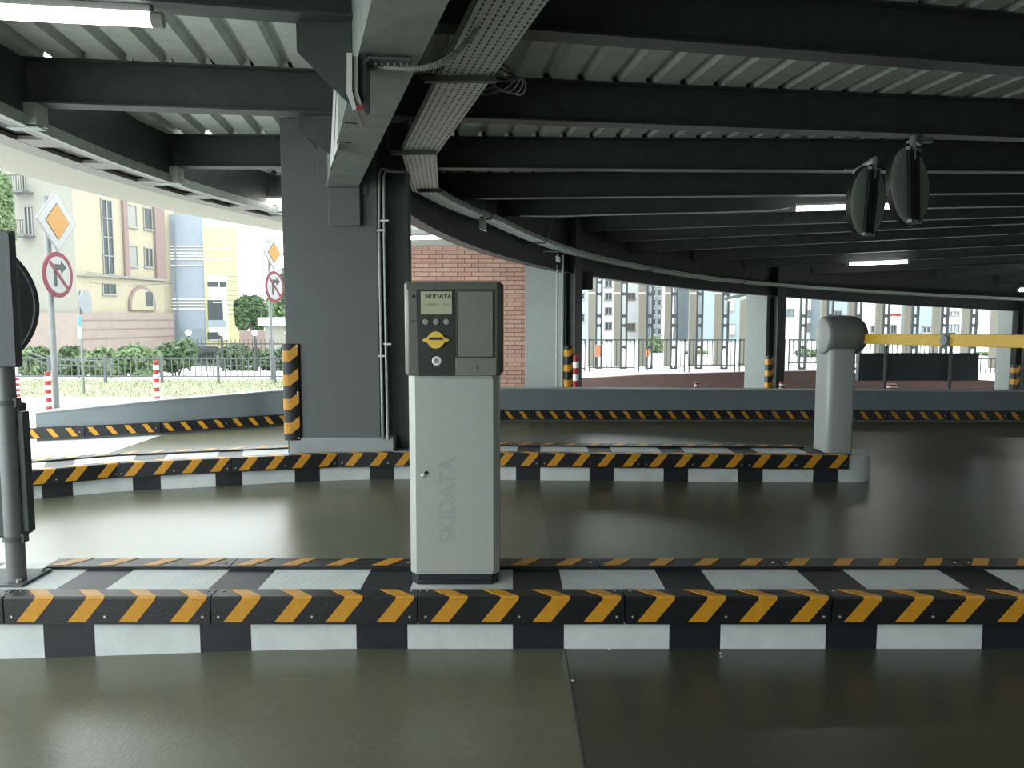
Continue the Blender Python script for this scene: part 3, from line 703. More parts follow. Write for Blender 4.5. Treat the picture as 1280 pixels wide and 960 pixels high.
mb = MB(); kz = P(529.5, 594, Y=ym); mb.lathe((kz.x, ym - .003, kz.z), (0, -1, 0), [(0, .011), (.006, .011), (.008, .007)], 18, 0)
k2z = P(533, 590.5, Y=ym); mb.lathe((k2z.x, ym - .003, k2z.z), (0, -1, 0), [(0, .008), (.007, .008)], 16, 1); mb.obj('door_lock', ['bolt', 'dark'], tm)
me = text_mesh('SKIDATA', .098, .0003, .004); o = putm(me, 'lettering', 'mark', tm, 560, 626, ym - .0045, (PI / 2, -PI / 2, 0)); o.scale = (1.0, 1, 1); o['label'] = 'faint grey vertical lettering'

# ================================================================== BARRIER
yb = P(1045, 569, z=KZ).y
bx0, bx1 = P(1034.5, 520, Y=yb).x, P(1068, 520, Y=yb).x
br = thing('barrier_gate', 'silver barrier post with drum head and long yellow arm on the island', 'barrier', ((bx0 + bx1) / 2, yb + .17, KZ))
mb = MB(); z1 = P(1045, 438, Y=yb).z; r_ = .075
mb.prism([(bx0, yb + .3, KZ + .012), (bx0, yb + .06, KZ + .012), (bx0 + .012, yb + .015, KZ + .012), (bx0 + .05, yb - .005, KZ + .012), (bx1 - .02, yb, KZ + .012), (bx1, yb + .02, KZ + .012), (bx1, yb + .3, KZ + .012)], (0, 0, z1 - KZ))
mb.obj('post', 'barrier', br, bevel=.008, smooth=50)
mb = MB(); mb.box(bx0 + .01, bx1 - .01, yb + .01, yb + .29, KZ, KZ + .02); mb.obj('base', 'dark', br)
hc = P(1050, 419.5, Y=yb + .12); rr = .179
mb = MB(); hx = P(1028.5, 420, Y=yb + .14).x; he = P(1082, 420, Y=yb + .1).x
mb.lathe((hx, yb + .14, hc.z), (1, 0, 0), [(0, rr * .9), (.008, rr * .95), (.04, rr * .99), (.15, rr * 1.02), (.25, rr * 1.0), ((he - hx) * .82, rr * .92), ((he - hx) * .93, rr * .76), (he - hx, rr * .55)], 40)
hd = mb.obj('drum_head', 'barrier_head', br, smooth=50)
mb = MB(); mb.lathe((hx, yb + .14, hc.z), (-1, 0, 0), [(0, rr * .88), (.006, rr * .86), (.009, rr * .8)], 40); o = mb.obj('end_cap', 'barrier', hd); o['label'] = 'lighter round end cap'
mb = MB(); mb.cyl((P(1047, 421, Y=yb).x, yb - .034, hc.z), (P(1047, 421, Y=yb).x, yb - .028, hc.z), .006, n=8); mb.obj('screw', 'dark', hd)
# the arm swings in the lane direction, towards the camera's right
a0 = P(1080, 423.3, Y=yb + .02); a1 = P(1280, 426.8, Y=5.25); dv = (a1 - a0); a1 = a0 + dv * 1.75
mb = MB(); dn = Vector((dv.x, dv.y, 0)).normalized(); nn = Vector((-dn.y, dn.x, 0)) * .022
mb.prism([a0 + nn - Vector((0, 0, .046)), a0 - nn - Vector((0, 0, .046)), a0 - nn + Vector((0, 0, .046)), a0 + nn + Vector((0, 0, .046))], a1 - a0)
arm = mb.obj('arm', 'arm', br, bevel=.006); arm['label'] = 'yellow arm'
# joint on the arm at pixel x 1185
best = min((abs(640 + F * (a0 + dv * t).x / ((a0 + dv * t).y) - 1185), t) for t in [k / 400 for k in range(400)])[1]; jc = a0 + dv * best
mb = MB(); mb.box(-.035, .035, -.03, .03, -.05, .055, 0, Matrix.Translation(jc) @ Matrix.Rotation(math.atan2(dn.y, dn.x), 4, 'Z'))
nn2 = Vector((-dn.y, dn.x, 0)); nn2 = nn2 if nn2.x < 0 else -nn2
mb.cyl(jc + nn2 * .03, jc + nn2 * .05, .038, n=20, mi=1); mb.obj('arm_joint', ['barrier_head', 'plinth'], arm, bevel=.003)

# dark panel on two posts behind the low wall
yp = 12.6
dp = thing('dark_panel', 'long black panel on two posts behind the low wall, below the yellow arm', 'panel', (P(1145, 470, Y=yp).x, yp, -.4))
mb = MB(); mb.box(P(1074, 450, Y=yp).x, P(1224, 450, Y=yp).x, yp, yp + .12, P(1150, 476, Y=yp).z, P(1150, 441.5, Y=yp).z); mb.obj('panel_body', 'signback', dp, bevel=.01)
for px, pt in ((1105.5, 433), (1186.5, 427)):
    c = P(px, 480, Y=yp - .06); mb = MB(); mb.cyl((c.x, c.y, -.4), (c.x, c.y, P(px, pt, Y=yp - .06).z), .028, n=12); mb.cyl((c.x, c.y, P(px, pt + 2, Y=yp - .06).z), (c.x, c.y, P(px, pt, Y=yp - .06).z), .036, n=12)
    mb.obj('post', 'rail', dp)

# ================================================================== CORNER GUARDS
def corner_guard(loc, rz, h, label, wid=.13):
    t = thing('corner_guard', label, 'corner guard', loc)
    Tm = Matrix.Translation(Vector(loc)) @ Matrix.Rotation(rz, 4, 'Z')
    prof = [(wid, -.012), (wid - .01, -.022), (.03, -.034), (0, -.03), (-.022, -.018), (-.03, .01), (-.03, wid), (0, wid), (0, 0), (wid, 0)]
    mb = MB(); mb.prism([Tm @ Vector((x, y, 0)) for x, y in prof], (0, 0, h)); mb.obj('rubber_body', 'rubber', t, smooth=50)
    nb = 4; p = h / nb
    out = [(wid - .012, -.0225), (.045, -.0335), (.028, -.0348), (0, -.031), (-.022, -.019), (-.031, .01), (-.031, wid * .9)]
    for k in range(nb):
        mb = MB(); z0 = k * p + p * .28; z1 = z0 + p * .45; off = [.06, 0, 0, 0, 0, 0, .0]
        for a in range(len(out) - 1):
            (xa, ya), (xb, yb_) = out[a], out[a + 1]; ea = Vector((0, 0, 0))
            q = [Tm @ Vector((xa, ya, z0 + off[a])), Tm @ Vector((xb, yb_, z0 + off[a + 1])), Tm @ Vector((xb, yb_, z1 + off[a + 1])), Tm @ Vector((xa, ya, z1 + off[a]))]
            nrm = (q[1] - q[0]).cross(q[3] - q[0]).normalized()
            cen = Tm @ Vector((.03, .03, z0)); 
            if nrm.dot(q[0] - cen) < 0: nrm = -nrm
            mb.prism(q, nrm * .002)
        mb.obj('reflective_band', 'yellow', t, smooth=0)
    mb = MB()
    for zz in (.02, h / 2, h - .02): c = Tm @ Vector((wid - .022, -.021, zz)); d = Tm.to_3x3() @ Vector((0, -.006, 0)); mb.cyl(c, c + d, .008, n=8)
    mb.obj('bolt', 'bolt', t)
    return t
zg0, zg1 = P(368, 550.5, Y=PY0 - .03).z, P(368, 430, Y=PY0 - .03).z
corner_guard((PX0 - .001, PY0 - .001, zg0), 0, zg1 - zg0, 'black and amber striped corner guard on the left edge of the wide grey pillar')
def cg_at(px, pt, Y, label, rz=.0):
    p = P(px, pt, Y=Y); corner_guard((p.x, p.y, p.z - .98), rz, .98, label, .11)
a1_ = math.radians(143)
def guard_on(q, deg, r, t, px_top, label):
    c = q(r, t, 0); z = P(700, px_top, Y=c.y).z; corner_guard((c.x, c.y, z - .95), math.radians(deg), .95, label, .12)
cg_at(709, 432, 12.45, 'black and yellow corner guard on the dark column beside the brick wall', math.radians(10))
cg_at(961, 445, 16.0, 'black and yellow corner guard on the column between the two far openings', math.radians(8))
cg_at(1269, 456, 16.55, 'black and yellow corner guard on the column at the right picture edge', math.radians(5))

# ================================================================== BRICK WALL
yk = 13.6
WB = sroot('wall_brick', (-1, yk, 0))
bxr = P(661, 400, Y=yk).x; bxl = P(470, 400, Y=yk).x
mb = MB(); mb.box(bxl - 1.2, bxr - .003, yk + .012, yk + .25, -.3, 2.76); mb.obj('mortar_bed', 'mortar', WB, smooth=0)
bl, bh, jt = .25, .0755, .010
meshes = []
for v in range(5):
    mb = MB(); mb.box(0, bl - jt, 0, .05, 0, bh - jt); m_ = mb.mesh('brick', 'brick', smooth=0)
    cc_ = M['brick'].copy(); 
    meshes.append(m_)
cols = [(.60, .35, .27), (.63, .385, .30), (.56, .325, .255), (.59, .375, .30), (.54, .32, .26)]
for v in range(5):
    m = mat('salmon brick %d' % v, cols[v], .7, 0, 4, .10, .2, 60); meshes[v].materials.clear(); meshes[v].materials.append(m)
slots = []
nrow = int((2.70 + .1) / bh)
for r in range(nrow):
    z = 2.70 - (r + 1) * bh; x = bxr - (bl if r % 2 else bl / 2) - random.choice([0, 0])
    x = bxr - bl
    if r % 2: x += bl / 2
    while x > bxl - .3:
        slots.append((x, z, min(bl, bxr - x))); x -= bl
def vis(s):
    x, z, w = s; px = 640 + F * (x + w / 2) / yk; py = 395 + F * (CAMH - z) / yk
    return not ((505 < px < 622 and py > 352) or px < 500 or py > 486)
slots.sort(key=lambda s: (not vis(s)))
stuff = MB(); half = MB(); half.box(0, bl / 2 - jt, 0, .05, 0, bh - jt); hm = half.mesh('brick', 'brick', smooth=0)
for i, (x, z, w) in enumerate(slots):
    if i < 290:
        inst('brick', hm if w < bl - .01 else random.choice(meshes), WB, (x, yk - random.uniform(0, .004), z))
    else: stuff.box(x, x + w - jt, yk, yk + .05, z, z + bh - jt)
o = stuff.obj('brickwork', meshes[0].materials[0], WB, smooth=0); o['kind'] = 'stuff'

# ================================================================== FASCIA (outer ring of the deck, left)
fa = [ -x for x in range(-205, -146, 2)]
fa = [214 - 2 * k for k in range(35)]
FA = thing('roof_fascia', 'beige perforated roof edge with slotted grey trim curving above the left opening', 'fascia', ring(13.5, 180, 2.7))
def fz_(d): return 2.75
mb = MB(); pathf = [ring(13.525, d, 2.75) for d in fa]
mb.sweep(pathf, [(0, .05), (0.0, 0.03), (-.02, 0), (-.32, -.02), (-.36, .0), (-.36, .02), (-.34, .05)] if False else [(0, 0), (.55, -.03), (.58, .0), (.58, .9), (.52, .9), (.52, .02), (0, .03)], uv=True)
# sweep runs clockwise, left of travel is outwards
mb.obj('soffit_sheet', 'soffit_perf', FA, smooth=30)
rail_in, rail_out = MB(), MB()
rail_in.sweep([ring(13.06, d, 2.75) for d in fa], [(0, 0), (.07, 0), (.07, .03), (0, .03)]); rail_in.obj('trim_rail', 'slotgrey', FA, smooth=30)
rail_out.sweep([ring(13.33, d, 2.75) for d in fa], [(0, 0), (.20, 0), (.20, .03), (0, .03)]); rail_out.obj('trim_rail', 'slotgrey', FA, smooth=30)
mb = MB(); mb.sweep([ring(13.01, d, 2.745) for d in fa], [(0, 0), (.05, 0), (.05, .08), (0, .08)]); mb.obj('inner_flashing', 'tray', FA, smooth=30)
step = math.degrees(.86 / 13.1)
a = 214.0 - 1.0
while a > 146:
    mb = MB(); aw = math.degrees(.26 / 13.1)
    mb.sweep([ring(13.12, a, 2.752), ring(13.12, a - aw, 2.752)], [(0, 0), (.22, 0), (.22, .028), (0, .028)]); mb.obj('trim_bridge', 'slotgrey', FA, smooth=0)
    a -= step
mb = MB(); mb.sweep([ring(13.03, d, 2.80) for d in fa], [(0, 0), (.012, 0), (.012, .5), (0, .5)]); mb.obj('edge_beam', 'steel', FA, smooth=30)
mb = MB(); mb.sweep([ring(13.03, d, 2.79) for d in fa], [(0, 0), (.56, 0), (.56, .01), (0, .01)]); mb.obj('inner_lining', 'steel_black', FA, smooth=30)
for i in (4, 5, 6, 7):
    p = bpt(B[i], LIM[i][0]); mb = MB(); mb.box(p.x - .02, p.x + .1, p.y - .07, p.y + .07, 2.76, 2.90); mb.box(p.x - .12, p.x + .1, p.y - .05, p.y + .05, 2.74, 2.75); mb.obj('bracket', 'tray', FA, smooth=0)

# ================================================================== CABLE TRAYS
TR = thing('cable_tray', 'perforated galvanised cable tray hanging under the joists, above the ticket machine', 'cable tray', (-.3, 4, 2.75))
tw = .138
tp = [Vector((.62, .4, 2.75)), P(653, -30, z=2.75), P(524.5, 192, z=2.75)]
t1c = P(524.5, 192, z=2.75); t1s = P(642, 0, z=2.75); dT = (t1c - t1s).normalized()
tp = [t1s - dT * 3, t1c]
tprof = [(-tw, 0), (tw, 0), (tw, .06), (tw - .003, .06), (tw - .003, .003), (-tw + .003, .003), (-tw + .003, .06), (-tw, .06)]
mb = MB(); mb.sweep(tp, tprof, uv=True); mb.obj('tray_run', 'tray_perf', TR, smooth=0)
t2 = [t1c + Vector((0, -.05, 0)), P(532, 240, z=2.75)]
mb = MB(); mb.sweep([t2[0], t2[1]], [(a * .98, b - .002) for a, b in tprof], uv=True); mb.obj('tray_run', 'tray_perf', TR, smooth=0)
def tray_z(d): return interp(-d, [(-171, 2.75), (-158, 2.72), (-143, 2.46), (-122, 2.18), (-81, 1.80), (-60, 1.6)])
tdeg = [170 - 2 * k for k in range(52)]
t3 = [t2[1]] + [ring(10.72, d, tray_z(d)) for d in tdeg]
mb = MB(); mb.sweep(t3, [(a * .8, b) for a, b in tprof], uv=True); mb.obj('tray_run', 'tray_perf', TR, smooth=0)
for px, py, w1, w2 in ((583, 98, .30, .16), (526, 190, .30, .12), (534, 238, .12, .16)):
    c = P(px, py, z=2.735); mb = MB(); mb.box(c.x - w1 * .75, c.x + w2, c.y - .02, c.y + .02, c.z - .02, c.z + .008); mb.tube([(c.x - w1 * .75, c.y, c.z - .005), (c.x - w1 * .75 - .03, c.y, c.z + .03), (c.x - w1 * .75 - .03, c.y, c.z + .35)], .008, 6)
    mb.obj('hanger', 'rail', TR, smooth=0)
for d in (160, 150, 132, 118): 
    mb = MB(); p = ring(10.72, d, tray_z(d) - .012); q_ = ring(11.0, d, tray_z(d) - .012); mb.tube([p - (q_ - p) * .4, q_], .01, 6); mb.tube([p - (q_ - p) * .4, p - (q_ - p) * .5 + Vector((.1, 0, .38))], .008, 6); mb.obj('hanger', 'rail', TR)
mb = MB()
for k in range(6): mb.tube([t1s - dT * 2 + Vector((-.09 + .035 * k, 0, .02)), t1c + Vector((-.09 + .035 * k, 0, .02))], .012, 6)
mb.obj('cable_bundle', 'rubber', TR)
# coil of spare cable beside the tray
cc0 = P(628, 97, z=2.80); mb = MB()
for k in range(4):
    r0 = .075 + .012 * k; mb.tube([cc0 + Vector((r0 * math.cos(t) * 1.2, .2 * math.sin(t) * .8 + .02 * k, -.01 * k + .02 * math.sin(3 * t + k))) for t in [2 * PI * j / 28 for j in range(29)]], .005, 6)
tag(mb.obj('cable_coil', 'rail'), 'loose coil of grey cable hanging beside the overhead cable tray', 'cable')
# flexible conduit from the girder bracket to the tray
pa = [P(462, 84, z=2.57), P(480, 84, z=2.56), P(520, 86, z=2.55), P(548, 80, z=2.58), P(570, 66, z=2.64), P(590, 45, z=2.72), P(606, 20, z=2.8)]
pp = smoothpath(pa, 8); mb = MB(); mb.tube(pp, .011, 8)
cp = arclen(pp); s = 0
while s < cp[-1]:
    a_ = at_s(pp, s, cp); b_ = at_s(pp, s + .006, cp); mb.cyl(a_, b_, .0145, n=8); s += .014
tag(mb.obj('flexible_conduit', 'tray'), 'ribbed grey flexible conduit crossing under the light girder', 'conduit')
mb = MB(); c0 = P(462, 74, z=2.58); c1 = P(514, 74, z=2.58); mb.box(c0.x, c1.x, c0.y - .015, c0.y + .015, 2.562, 2.584)
for k in range(6): x = lerp(c0.x, c1.x, .15 + k * .15); mb.cyl((x, c0.y, 2.562), (x, c0.y, 2.556), .005, n=6, mi=1)
mb.tube([P(514, 74, z=2.57), P(462, 72, z=2.57), P(455, 78, z=2.56), P(456, 120, z=2.50)], .008, 6)
tag(mb.obj('bracket_rail', ['rail', 'tray']), 'slotted grey bracket rail bolted under the light girder', 'bracket')
# sign boxes on the girder side
def sbox(y0, y1, z0, z1, off, th_, mi=0, mbx=None):
    x0 = girder_x_near(y0) - hw - off; x1 = girder_x_near(y1) - hw - off
    mbx.prism([(x0, y0, z0), (x1, y1, z0), (x1, y1, z1), (x0, y0, z1)], (-th_, 0, 0), mi)
s1 = thing('light_box', 'thin white sign box with red corner at the side of the light girder', 'sign', (girder_x_near(3.9) - .2, 3.9, 2.4))
YS = 3.35
mb = MB(); a = [P(433.5, 66, Y=YS), P(440, 66, Y=YS), P(440, 114, Y=YS), P(446, 136, Y=YS), P(441, 138, Y=YS), P(433, 116, Y=YS)]
mb.prism(a, (-.03, .32, 0)); mb.obj('case', 'whitebox', s1, smooth=0)
mb = MB(); a = [P(441.5, 70, Y=YS + .02), P(447, 70, Y=YS + .02), P(447, 114, Y=YS + .02), P(453, 133, Y=YS + .02), P(447, 136, Y=YS + .02), P(441.5, 116, Y=YS + .02)]
mb.prism(a, (-.03, .3, 0)); mb.obj('case', 'whitebox', s1, smooth=0)
mb = MB(); mb.prism([P(446, 131, Y=YS - .003), P(454, 131, Y=YS - .003), P(453, 136, Y=YS - .003), P(445, 136, Y=YS - .003)], (0, .01, 0)); mb.obj('red_corner', 'red', s1, smooth=0)
mb = MB(); mb.prism([P(447.5, 70, Y=YS + .05), P(458, 66, Y=YS + .05), P(458, 125, Y=YS + .05), P(453, 130, Y=YS + .05), P(447.5, 114, Y=YS + .05)], (-.02, .2, 0)); mb.obj('bracket', 'steel', s1, smooth=0)
s2 = thing('light_box', 'white ribbed sign box hanging left of the light girder, above the pillar', 'sign', (-1.1, 5.0, 2.3))
YS = 5.0
for k in range(4):
    mb = MB(); u0, u1 = k / 4, (k + 1) / 4 - .05
    def T_(u): return (lerp(417.5, 433, u), lerp(95, 118, u))
    def Bm(u): return (lerp(412.5, 433, u), lerp(212, 152, u))
    mb.prism([P(*T_(u0), Y=YS + .25 * (1 - u0)), P(*T_(u1), Y=YS + .25 * (1 - u1)), P(*Bm(u1), Y=YS + .25 * (1 - u1)), P(*Bm(u0), Y=YS + .25 * (1 - u0))], (0, .05, 0)); mb.obj('rib_panel', 'whitebox', s2, smooth=0)

# ================================================================== LAMPS
def lamp(a, b, r, label, housing=True, es='tube'):
    a = Vector(a); b = Vector(b); t = thing('strip_light', label, 'ceiling light', (a + b) / 2)
    d = (b - a).normalized()
    mb = MB(); mb.cyl(a, b, r, n=12); mb.obj('tube', es, t)
    for e0, e1 in ((a - d * .05, a), (b, b + d * .05)): mb = MB(); mb.cyl(e0, e1, r * 1.05, n=12); mb.obj('end_cap', 'lampbody', t)
    mb = MB(); mb.prism([a + Vector((0, -r * .7, r * .8)), a + Vector((0, r * .7, r * .8)), a + Vector((0, r * .7, r * 1.7)), a + Vector((0, -r * .7, r * 1.7))], b - a); mb.obj('housing', 'lampbody', t, smooth=0)
    return t
lamp(P(-60, 11, z=2.84), P(190, 24.5, z=2.84), .034, 'long bright strip light at the top left corner')
lamp(P(995, 260.5, z=2.86), P(1112, 257.5, z=2.86), .034, 'lit strip light partly hidden behind the two hanging round mirrors')
lamp(P(1062, 329.8, z=2.50), P(1134, 327, z=2.52), .034, 'lit strip light further back below the two hanging mirrors')
lamp(P(508, 297.5, z=2.56), P(557, 296, z=2.56), .026, 'lit strip light on the pale soffit above the brick wall')
lamp(P(333, 251.5, z=2.86), P(372, 252, z=2.86), .034, 'lit strip light touching the left edge of the wide grey pillar')
lamp(P(1275, 362.5, z=2.0), P(1330, 361, z=2.0), .034, 'small lit strip light at the right picture edge')
# conduit feeding the lamp
mb = MB(); mb.tube([P(x, y, z=2.86) for x, y in ((650, 270), (700, 270.5), (770, 268), (870, 266), (960, 263.5), (975, 262), (988, 259.5))], .010, 6)
tag(mb.obj('lamp_cable', 'tray'), 'thin pale cable running along a joist to the strip light by the mirrors', 'cable')
def spot(px0, py0, px1, py1, Y, label):
    t = thing('small_floodlight', label, 'lamp', P((px0 + px1) / 2, py0, Y=Y))
    a = P(px0, py0, Y=Y); b = P(px1, py1, Y=Y)
    mb = MB(); mb.prism([a, Vector((b.x, Y, a.z - .03)), b, Vector((a.x, Y, b.z + .03))], (0, .09, 0)); mb.obj('lamp_head', 'whitebox', t, bevel=.01)
    mb = MB(); mb.tube([Vector(((a.x + b.x) / 2, Y + .04, a.z - .03)), Vector(((a.x + b.x) / 2, Y + .04, a.z + .12))], .012, 6); mb.tube([Vector((a.x - .2, Y + .04, a.z + .06)), Vector(((a.x + b.x) / 2, Y + .04, a.z + .06))], .010, 6); mb.obj('lamp_arm', 'lampbody', t)
spot(599, 271, 608, 289, 9.9, 'small pale floodlight hanging from the tray above the ticket machine')
spot(695, 319, 700.5, 328, 12.2, 'small pale floodlight at the top of the column beside the brick wall')
mb = MB(); c = P(728, 358, Y=13.4); mb.box(c.x - .05, c.x + .17, 13.3, 13.6, P(728, 362, Y=13.4).z, P(728, 340, Y=13.4).z); mb.cyl((c.x - .06, 13.3, c.z - .1), (c.x - .06, 13.3, c.z + .2), .012, n=6)
tag(mb.obj('junction_box', 'steel_black'), 'black box hanging under the girder right of the brick wall column', 'box')

# ================================================================== HANGING MIRRORS
def mirror(px, py, hpx, wpx, rz_px, top, label, tilt=0):
    rad = .30; Y = rad * 2 * F / hpx; c = P(px, py, Y=Y)
    t = thing('traffic_mirror', label, 'mirror', c)
    phi = plate_angle(px, wpx / hpx)
    ax = Vector((math.sin(phi), -math.cos(phi), 0));   tl = Vector((ax.x, ax.y, tilt)).normalized()
    mb = MB(); mb.lathe(c, tl, [(-.05, rad * .8), (-.02, rad * .98), (0, rad * .985), (.01, rad * .96), (.018, rad * .8), (.02, rad * .3), (.02, .01)], 40); mb.obj('mirror_back', 'mirror_back', t, smooth=50)
    mb = MB(); mb.lathe(c, tl, [(-.03, rad * .97), (-.03, rad * 1.01), (.004, rad * 1.01), (.004, rad * .975)], 40); mb.obj('rim', 'rim', t, smooth=40)
    side = Vector((-tl.y, tl.x, 0)).normalized(); up = tl.cross(side); up = up if up.z > 0 else -up
    mb = MB()
    for s, w in ((-.045, .035), (.05, .02)):
        q = [c + side * (s - w) - up * rad * .93 + tl * .02, c + side * (s + w) - up * rad * .93 + tl * .02, c + side * (s + w) + up * rad * .93 + tl * .02, c + side * (s - w) + up * rad * .93 + tl * .02]
        mb.prism(q, tl * .025)
    mb.obj('back_rail', 'steel_black', t, smooth=0)
    for sg in (1, -1):
        mb = MB()
        q = c + up * rad * .9 * sg
        for k in range(4): mb.cyl(q + side * (-.08 + .05 * k) + tl * .02, q + side * (-.08 + .05 * k) + tl * .055, .011, n=8)
        mb.prism([q - side * .09 - up * .012 + tl * .02, q + side * .09 - up * .012 + tl * .02, q + side * .09 + up * .012 + tl * .02, q - side * .09 + up * .012 + tl * .02], tl * .02)
        mb.obj('clamp', 'tray', t, smooth=30)
    tp_ = P(top[0], top[1], z=2.9); mb = MB(); at_ = c + up * rad * .98 + tl * .03
    mb.tube([at_ - up * .1, at_ + up * .06, tp_ + Vector((0, 0, -.02)), tp_], .022, 8); mb.prism([tp_ + Vector((-.1, -.03, -.015)), tp_ + Vector((.1, -.03, -.015)), tp_ + Vector((.1, .03, -.015)), tp_ + Vector((-.1, .03, -.015))], (0, 0, .015)); mb.obj('arm', 'lampbody', t)
mirror(1084.5, 252.5, 87, 43, 0, (1068, 212), 'round grey mirror back, lower left of the two hanging mirrors', -.06)
mirror(1137, 233, 97, 48, 0, (1150, 176), 'round grey mirror back, higher right one of the two hanging mirrors', .06)

# ================================================================== SIGN POST AT LEFT EDGE
ysn = P(14, 727, z=KZ).y
sp = thing('sign_post', 'dark back of a round sign and boxes on a post at the left edge', 'sign post', (P(14, 700, Y=ysn).x, ysn, KZ))
xc = P(14, 600, Y=ysn).x
mb = MB(); mb.cyl((xc, ysn, KZ), (xc, ysn, P(14, 296, Y=ysn).z), .041, n=20); mb.obj('pole', 'pole', sp)
mb = MB(); q = [P(-60, 734.5, z=KZ), P(27, 734.5, z=KZ), P(65, 713.5, z=KZ), P(-20, 713.5, z=KZ)]; mb.prism([Vector((v.x, v.y, KZ)) for v in q], (0, 0, .012)); mb.obj('base_plate', 'rail', sp, smooth=0)
mb = MB()
for px, py in ((54, 716), (24, 731)): c = P(px, py, z=KZ); mb.cyl((c.x, c.y, KZ + .01), (c.x, c.y, KZ + .028), .012, n=6)
mb.obj('bolt', 'bolt', sp)
mb = MB(); c = P(-4, 380, Y=ysn); phi = .70; axd = Vector((math.sin(phi), -math.cos(phi), 0)); axd = Vector((math.sin(phi), -math.cos(phi), 0))
rad = .345; c = Vector((c.x - .02, ysn + .075, c.z)); c.x = P(49, 380, Y=ysn + .075 + rad * math.sin(phi)).x - rad * math.cos(phi) * 1.0
mb.lathe(c, axd, [(-.012, rad), (.0, rad * 1.005), (.006, rad), (.008, rad * .95), (.0, rad * .93), (0, .01)], 48); mb.obj('sign_disc', 'signback', sp, smooth=40)
mb = MB(); mb.box(xc - .12, P(21.5, 400, Y=ysn - .05).x, ysn - .06, ysn - .03, P(10, 458, Y=ysn).z, P(10, 290, Y=ysn).z)
mb.box(P(21, 400, Y=ysn - .05).x - .014, P(22, 400, Y=ysn - .05).x, ysn - .075, ysn - .03, P(10, 458, Y=ysn).z, P(10, 292, Y=ysn).z); mb.obj('channel', 'signback', sp, bevel=.004)
mb = MB(); mb.box(xc - .40, P(24.5, 600, Y=ysn + .06).x, ysn + .045, ysn + .15, P(10, 676, Y=ysn).z, P(10, 507, Y=ysn).z); mb.obj('box_housing', 'signback', sp, bevel=.01)
mb = MB(); mb.box(P(25, 600, Y=ysn).x, P(33, 600, Y=ysn).x, ysn - .0, ysn + .05, P(10, 665, Y=ysn).z, P(10, 515, Y=ysn).z); mb.obj('box_door', 'signback', sp, bevel=.004)
for y_ in (503, 672): mb = MB(); z_ = P(14, y_, Y=ysn).z; mb.cyl((xc, ysn, z_ - .012), (xc, ysn, z_ + .012), .05, n=18); mb.box(xc + .04, xc + .055, ysn - .02, ysn + .02, z_ - .02, z_ + .02); mb.obj('clamp', 'rail', sp)

# ================================================================== OUTSIDE LEFT
def roundpoly(c, ex, r, n=40): return [c + ex * r * math.cos(2 * PI * k / n) + Vector((0, 0, r * math.sin(2 * PI * k / n))) for k in range(n)]
def road_signs(pxp, base, Y, dia, circ, ratio, ptop, name_label, w_px):
    """priority diamond above a no right turn disc; dia=(cx,cy,h px), circ=(cx,cy,h px)"""
    phi = plate_angle(pxp, ratio); ex = Vector((math.cos(phi), math.sin(phi), 0)); nf = Vector((math.sin(phi), -math.cos(phi), 0))
    b = P(pxp, base, Y=Y); t = thing('road_sign', name_label, 'road sign', (b.x, Y, b.z))
    mb = MB(); zt = P(pxp, ptop, Y=Y).z; mb.cyl((b.x, Y, b.z), (b.x, Y, zt), w_px * Y / F / 2, n=14); mb.obj('pole', 'pole', t)
    def diamond(c, h, th0, th1, m, name, par):
        mb = MB(); u = Vector((0, 0, h)); p = [c + u, c + ex * h, c - u, c - ex * h]; mb.prism([q + nf * th0 for q in p], nf * (th1 - th0)); return mb.obj(name, m, par, smooth=0)
    c = P(dia[0], dia[1], Y=Y - .06); h = dia[2] / 2 * Y / F
    d = diamond(c, h, 0, .02, 'sign_grey', 'diamond_plate', t); diamond(c, h * .94, .02, .023, 'sign_white', 'white_field', d); diamond(c, h * .60, .023, .026, 'iron', 'black_line', d); diamond(c, h * .57, .026, .029, 'sign_yellow', 'amber_field', d)
    c = P(circ[0], circ[1], Y=Y - .06); r = circ[2] / 2 * Y / F
    mb = MB(); mb.prism(roundpoly(c, ex, r), nf * .02); dd = mb.obj('round_plate', 'sign_red', t, smooth=0)
    mb = MB(); mb.prism([q + nf * .02 for q in roundpoly(c, ex, r * .80)], nf * .003); mb.obj('white_field', 'sign_white', dd, smooth=0)
    def pl(pts, m, name, lift): mb = MB(); mb.prism([c + ex * x * r + Vector((0, 0, z * r)) + nf * lift for x, z in pts], nf * .003); mb.obj(name, m, dd, smooth=0)
    pl([(-.32, -.52), (-.12, -.52), (-.12, .12), (-.32, .12)], 'sign_black', 'arrow', .023)
    pl([(-.32, .12), (-.12, .12), (-.08, .22), (.18, .22), (.18, .06), (.58, .34), (.18, .62), (.18, .46), (-.2, .46), (-.32, .36)], 'sign_black', 'arrow', .023)
    pl([(-.60, .50), (-.50, .60), (.60, -.50), (.50, -.60)], 'sign_red', 'slash', .027)
road_signs(71, 513, 12.1, (70, 277, 75), (71.5, 343.5, 56), .66, 245, 'amber priority diamond above a no right turn sign, nearer left pole', 7.5)
road_signs(341, 500, 17.7, (341.5, 316, 43), (342.5, 358.5, 39), .58, 300, 'smaller amber diamond and no right turn sign beside the wide pillar', 4)
